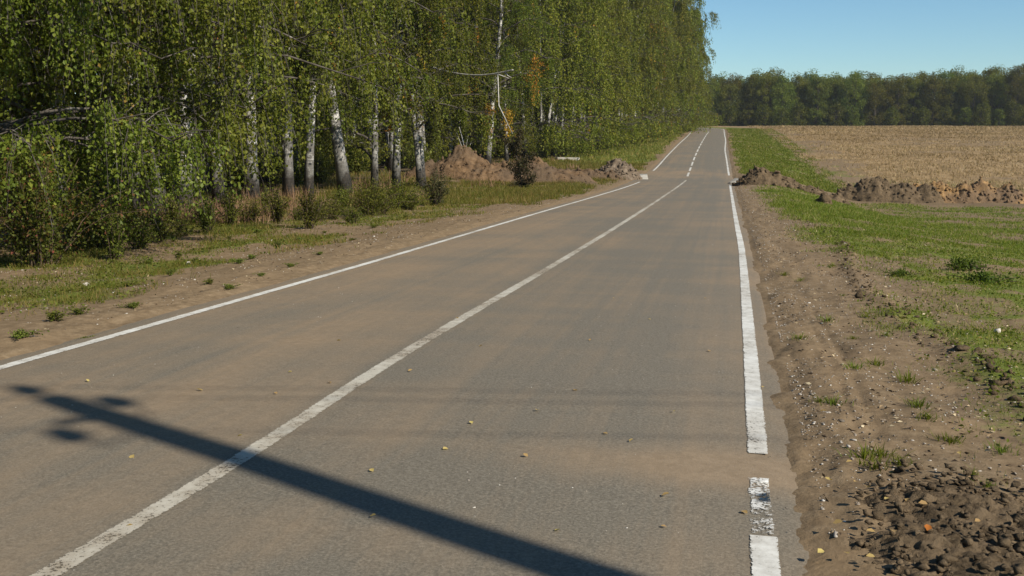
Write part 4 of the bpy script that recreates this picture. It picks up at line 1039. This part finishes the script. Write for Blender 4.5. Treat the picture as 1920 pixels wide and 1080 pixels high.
# ------------------------------------------------------------------ single stones, fallen leaves
def stone(px, py, s, label):
    p = ground_hit(px, py); r = np.random.default_rng(int(px)); B = Bag(); V, f, _ = lump(r, s, np.zeros(3)); B.add(V * [1, 1, .6], f, None, .8)
    o = link('stone', B.mesh('stone', True), M['stone']); o.location = (p[0], p[1], gz(p[0], p[1]) + s * .25); tag(o, label, 'stone')
stone(160, 540, .07, 'white stone on the left verge in front of the shrubs')
stone(355, 503, .06, 'white stone beside a tall weed on the left verge')
stone(1870, 627, .05, 'white stone in the right grass near the picture edge')
def fallen():
    B = Bag(); L_, w = .045, .034
    V = np.array([(0, 0, .001), (.4 * L_, w / 2, .010), (L_, 0, .004), (.4 * L_, -w / 2, .008), (.45 * L_, 0, .002), (.8 * L_, w * .3, .010), (.8 * L_, -w * .3, .007)])
    B.add(V, [(0, 4, 1), (0, 3, 4), (1, 4, 5), (4, 2, 5), (3, 6, 4), (4, 6, 2)], None, .5)
    return B
fm = fallen(); fl = [fm.mesh('fallen_leaf') for _ in range(2)]
M['pale_leaf'] = leaf_mat('pale_yellow_leaf', [(0, (.5, .38, .12)), (1, (.62, .50, .2))])
M['orange_leaf'] = leaf_mat('orange_leaf', [(0, (.42, .14, .03)), (1, (.5, .2, .04))]); fl[1].materials.append(M['orange_leaf']); fl[0].materials.append(M['pale_leaf'])
lp = [(990, 858), (1050, 995), (1250, 990), (1240, 932), (885, 797), (1008, 770), (1075, 733), (1140, 815), (455, 820), (165, 717), (245, 858), (620, 722), (693, 972), (540, 700), (1262, 772), (1390, 960), (1430, 728), (250, 990), (830, 845), (700, 888), (1180, 830), (520, 742), (765, 700), (905, 650), (1105, 640), (1220, 600), (1330, 660), (380, 735), (640, 640), (1320, 560), (1150, 560), (860, 600)]
ml = [(1585, 892), (1560, 916), (1555, 920), (1605, 928), (1625, 938), (1665, 962), (1720, 970), (1560, 1007), (1640, 1025), (1670, 1027), (1825, 1012), (1622, 1067), (1590, 1060), (1532, 1055), (1700, 960), (1760, 740), (1700, 790), (1550, 795), (1795, 870), (1660, 795)]
def put_leaf(px, py, me, label, group, lift):
    p = ground_hit(px, py); o = bpy.data.objects.new('fallen_leaf', me); col.objects.link(o)
    u = float(road_u(p[0], p[1])); z = float(P(p[1])) + .006 + .012 * max(0, 1 - abs(u) / 1.5) if abs(u) < 3.1 else gz(p[0], p[1]) + lift
    o.location = (p[0], p[1], z); o.rotation_euler = (random.uniform(-.3, .3), random.uniform(-.3, .3), random.uniform(0, 6.28)); o.scale = (random.uniform(.6, 1.0),) * 3
    tag(o, label, 'leaf', group)
for px, py in lp: put_leaf(px, py, fl[0], 'small yellow birch leaf lying on the dusty asphalt', 'fallen leaves on the road', 0)
for px, py in ml: put_leaf(px, py, fl[0], 'small yellow leaf lying on the soil of the right verge', 'fallen leaves on the right verge', .05)
put_leaf(1735, 1042, fl[1], 'single orange leaf on the churned mud', None, .08)

# ------------------------------------------------------------------ power pole beside the camera: its shadow lies over the road
tip = road_hit(98, 747); sdir = np.array(SUNDIR)
def lift(p, zt): return p - sdir * ((zt - p[2]) / -sdir[2])
top_z = 9.6
top = lift(tip, top_z)
base_z = gz(top[0], top[1])
pole = empty('power_pole', (top[0], top[1], base_z))
tag(pole, 'concrete power pole standing right of the camera, seen by its shadow across the road', 'power pole')
B = Bag(); V, Tt, Q = tube([(0, 0, -.4), (0, 0, 3), (0, 0, 6), (0, 0, top_z - base_z)], [.165, .16, .145, .12], 10); B.add(V, Tt, Q); link('shaft', B.mesh('shaft', True), M['pole'], pole)
org = np.array([top[0], top[1], base_z])
def insulator(c):
    B = Bag(); V, Tt, Q = tube(c + np.array([(0, 0, -.13), (0, 0, -.12), (0, 0, -.06), (0, 0, -.05), (0, 0, .02), (0, 0, .03), (0, 0, .1)]), [.05, .10, .10, .06, .095, .06, .05], 12); B.add(V, Tt, Q)
    o = link('insulator', B.mesh('insulator', True), M['porcelain'], pole)
    B = Bag(); V, Tt, Q = tube(c + np.array([(0, 0, -.32), (0, 0, -.1)]), .012, 6); B.add(V, Tt, Q); link('pin', B.mesh('pin'), M['steel'], o)
    return c
i0 = insulator(lift(road_hit(52, 725), top_z + .32) * [0, 0, 1] + np.array([top[0], top[1], 0]) - org)
zc = top_z - .35
i1 = insulator(lift(road_hit(208, 751), zc) - org); i2 = insulator(lift(road_hit(118, 813), zc) - org)
B = Bag(); V, Tt, Q = tube([i1 + [0, 0, -.32], (0, 0, zc - base_z - .55), i2 + [0, 0, -.32]], .016, 5); B.add(V, Tt, Q); link('crossarm', B.mesh('crossarm'), M['steel'], pole)
B = Bag(); q = np.array([0, 0, zc - base_z - .15]); V, Tt, Q = tube([q, q + [-.16, -.28, 0]], .05, 6); B.add(V, Tt, Q); link('hook', B.mesh('hook'), M['steel'], pole)
ca = (i1 - i2)[:2]; wd = np.array([ca[1], -ca[0]]) / np.hypot(*ca)
if wd[0] < 0: wd = -wd
for c, lab in ((i0, 'top power wire passing over the road'), (i1, 'farther lower power wire passing over the road'), (i2, 'nearer lower power wire passing over the road')):
    c = c + org; ss = np.linspace(-45, 45, 41)
    pts = np.stack([c[0] + wd[0] * ss, c[1] + wd[1] * ss, c[2] + .1 - 1.1 * np.abs(ss) / 45 * (2 - np.abs(ss) / 45)], -1)
    B = Bag(); V, Tt, Q = tube(pts, .008, 5); B.add(V, Tt, Q); tag(link('power_wire', B.mesh('power_wire'), M['steel']), lab, 'wire', 'power wires')

# ------------------------------------------------------------------ faint haze over the whole place
HAZE = 0.00018
if HAZE:
    B = Bag(); X0, X1, Y0, Y1, Z0, Z1 = -2700, 2700, -90, 2900, -6.0, 34.0
    B.add([(X0, Y0, Z0), (X1, Y0, Z0), (X1, Y1, Z0), (X0, Y1, Z0), (X0, Y0, Z1), (X1, Y0, Z1), (X1, Y1, Z1), (X0, Y1, Z1)], None,
          [(0, 3, 2, 1), (4, 5, 6, 7), (0, 1, 5, 4), (1, 2, 6, 5), (2, 3, 7, 6), (3, 0, 4, 7)])
    hm = bpy.data.materials.new('haze'); hm.use_nodes = True; hm.node_tree.nodes.clear()
    out = hm.node_tree.nodes.new('ShaderNodeOutputMaterial'); pv = hm.node_tree.nodes.new('ShaderNodeVolumePrincipled')
    pv.inputs['Color'].default_value = (.82, .88, .95, 1); pv.inputs['Density'].default_value = HAZE; pv.inputs['Anisotropy'].default_value = .2
    hm.node_tree.links.new(pv.outputs[0], out.inputs['Volume'])
    tag(link('haze', B.mesh('haze'), hm), 'faint haze in the air over road, field and woods', kind='stuff')
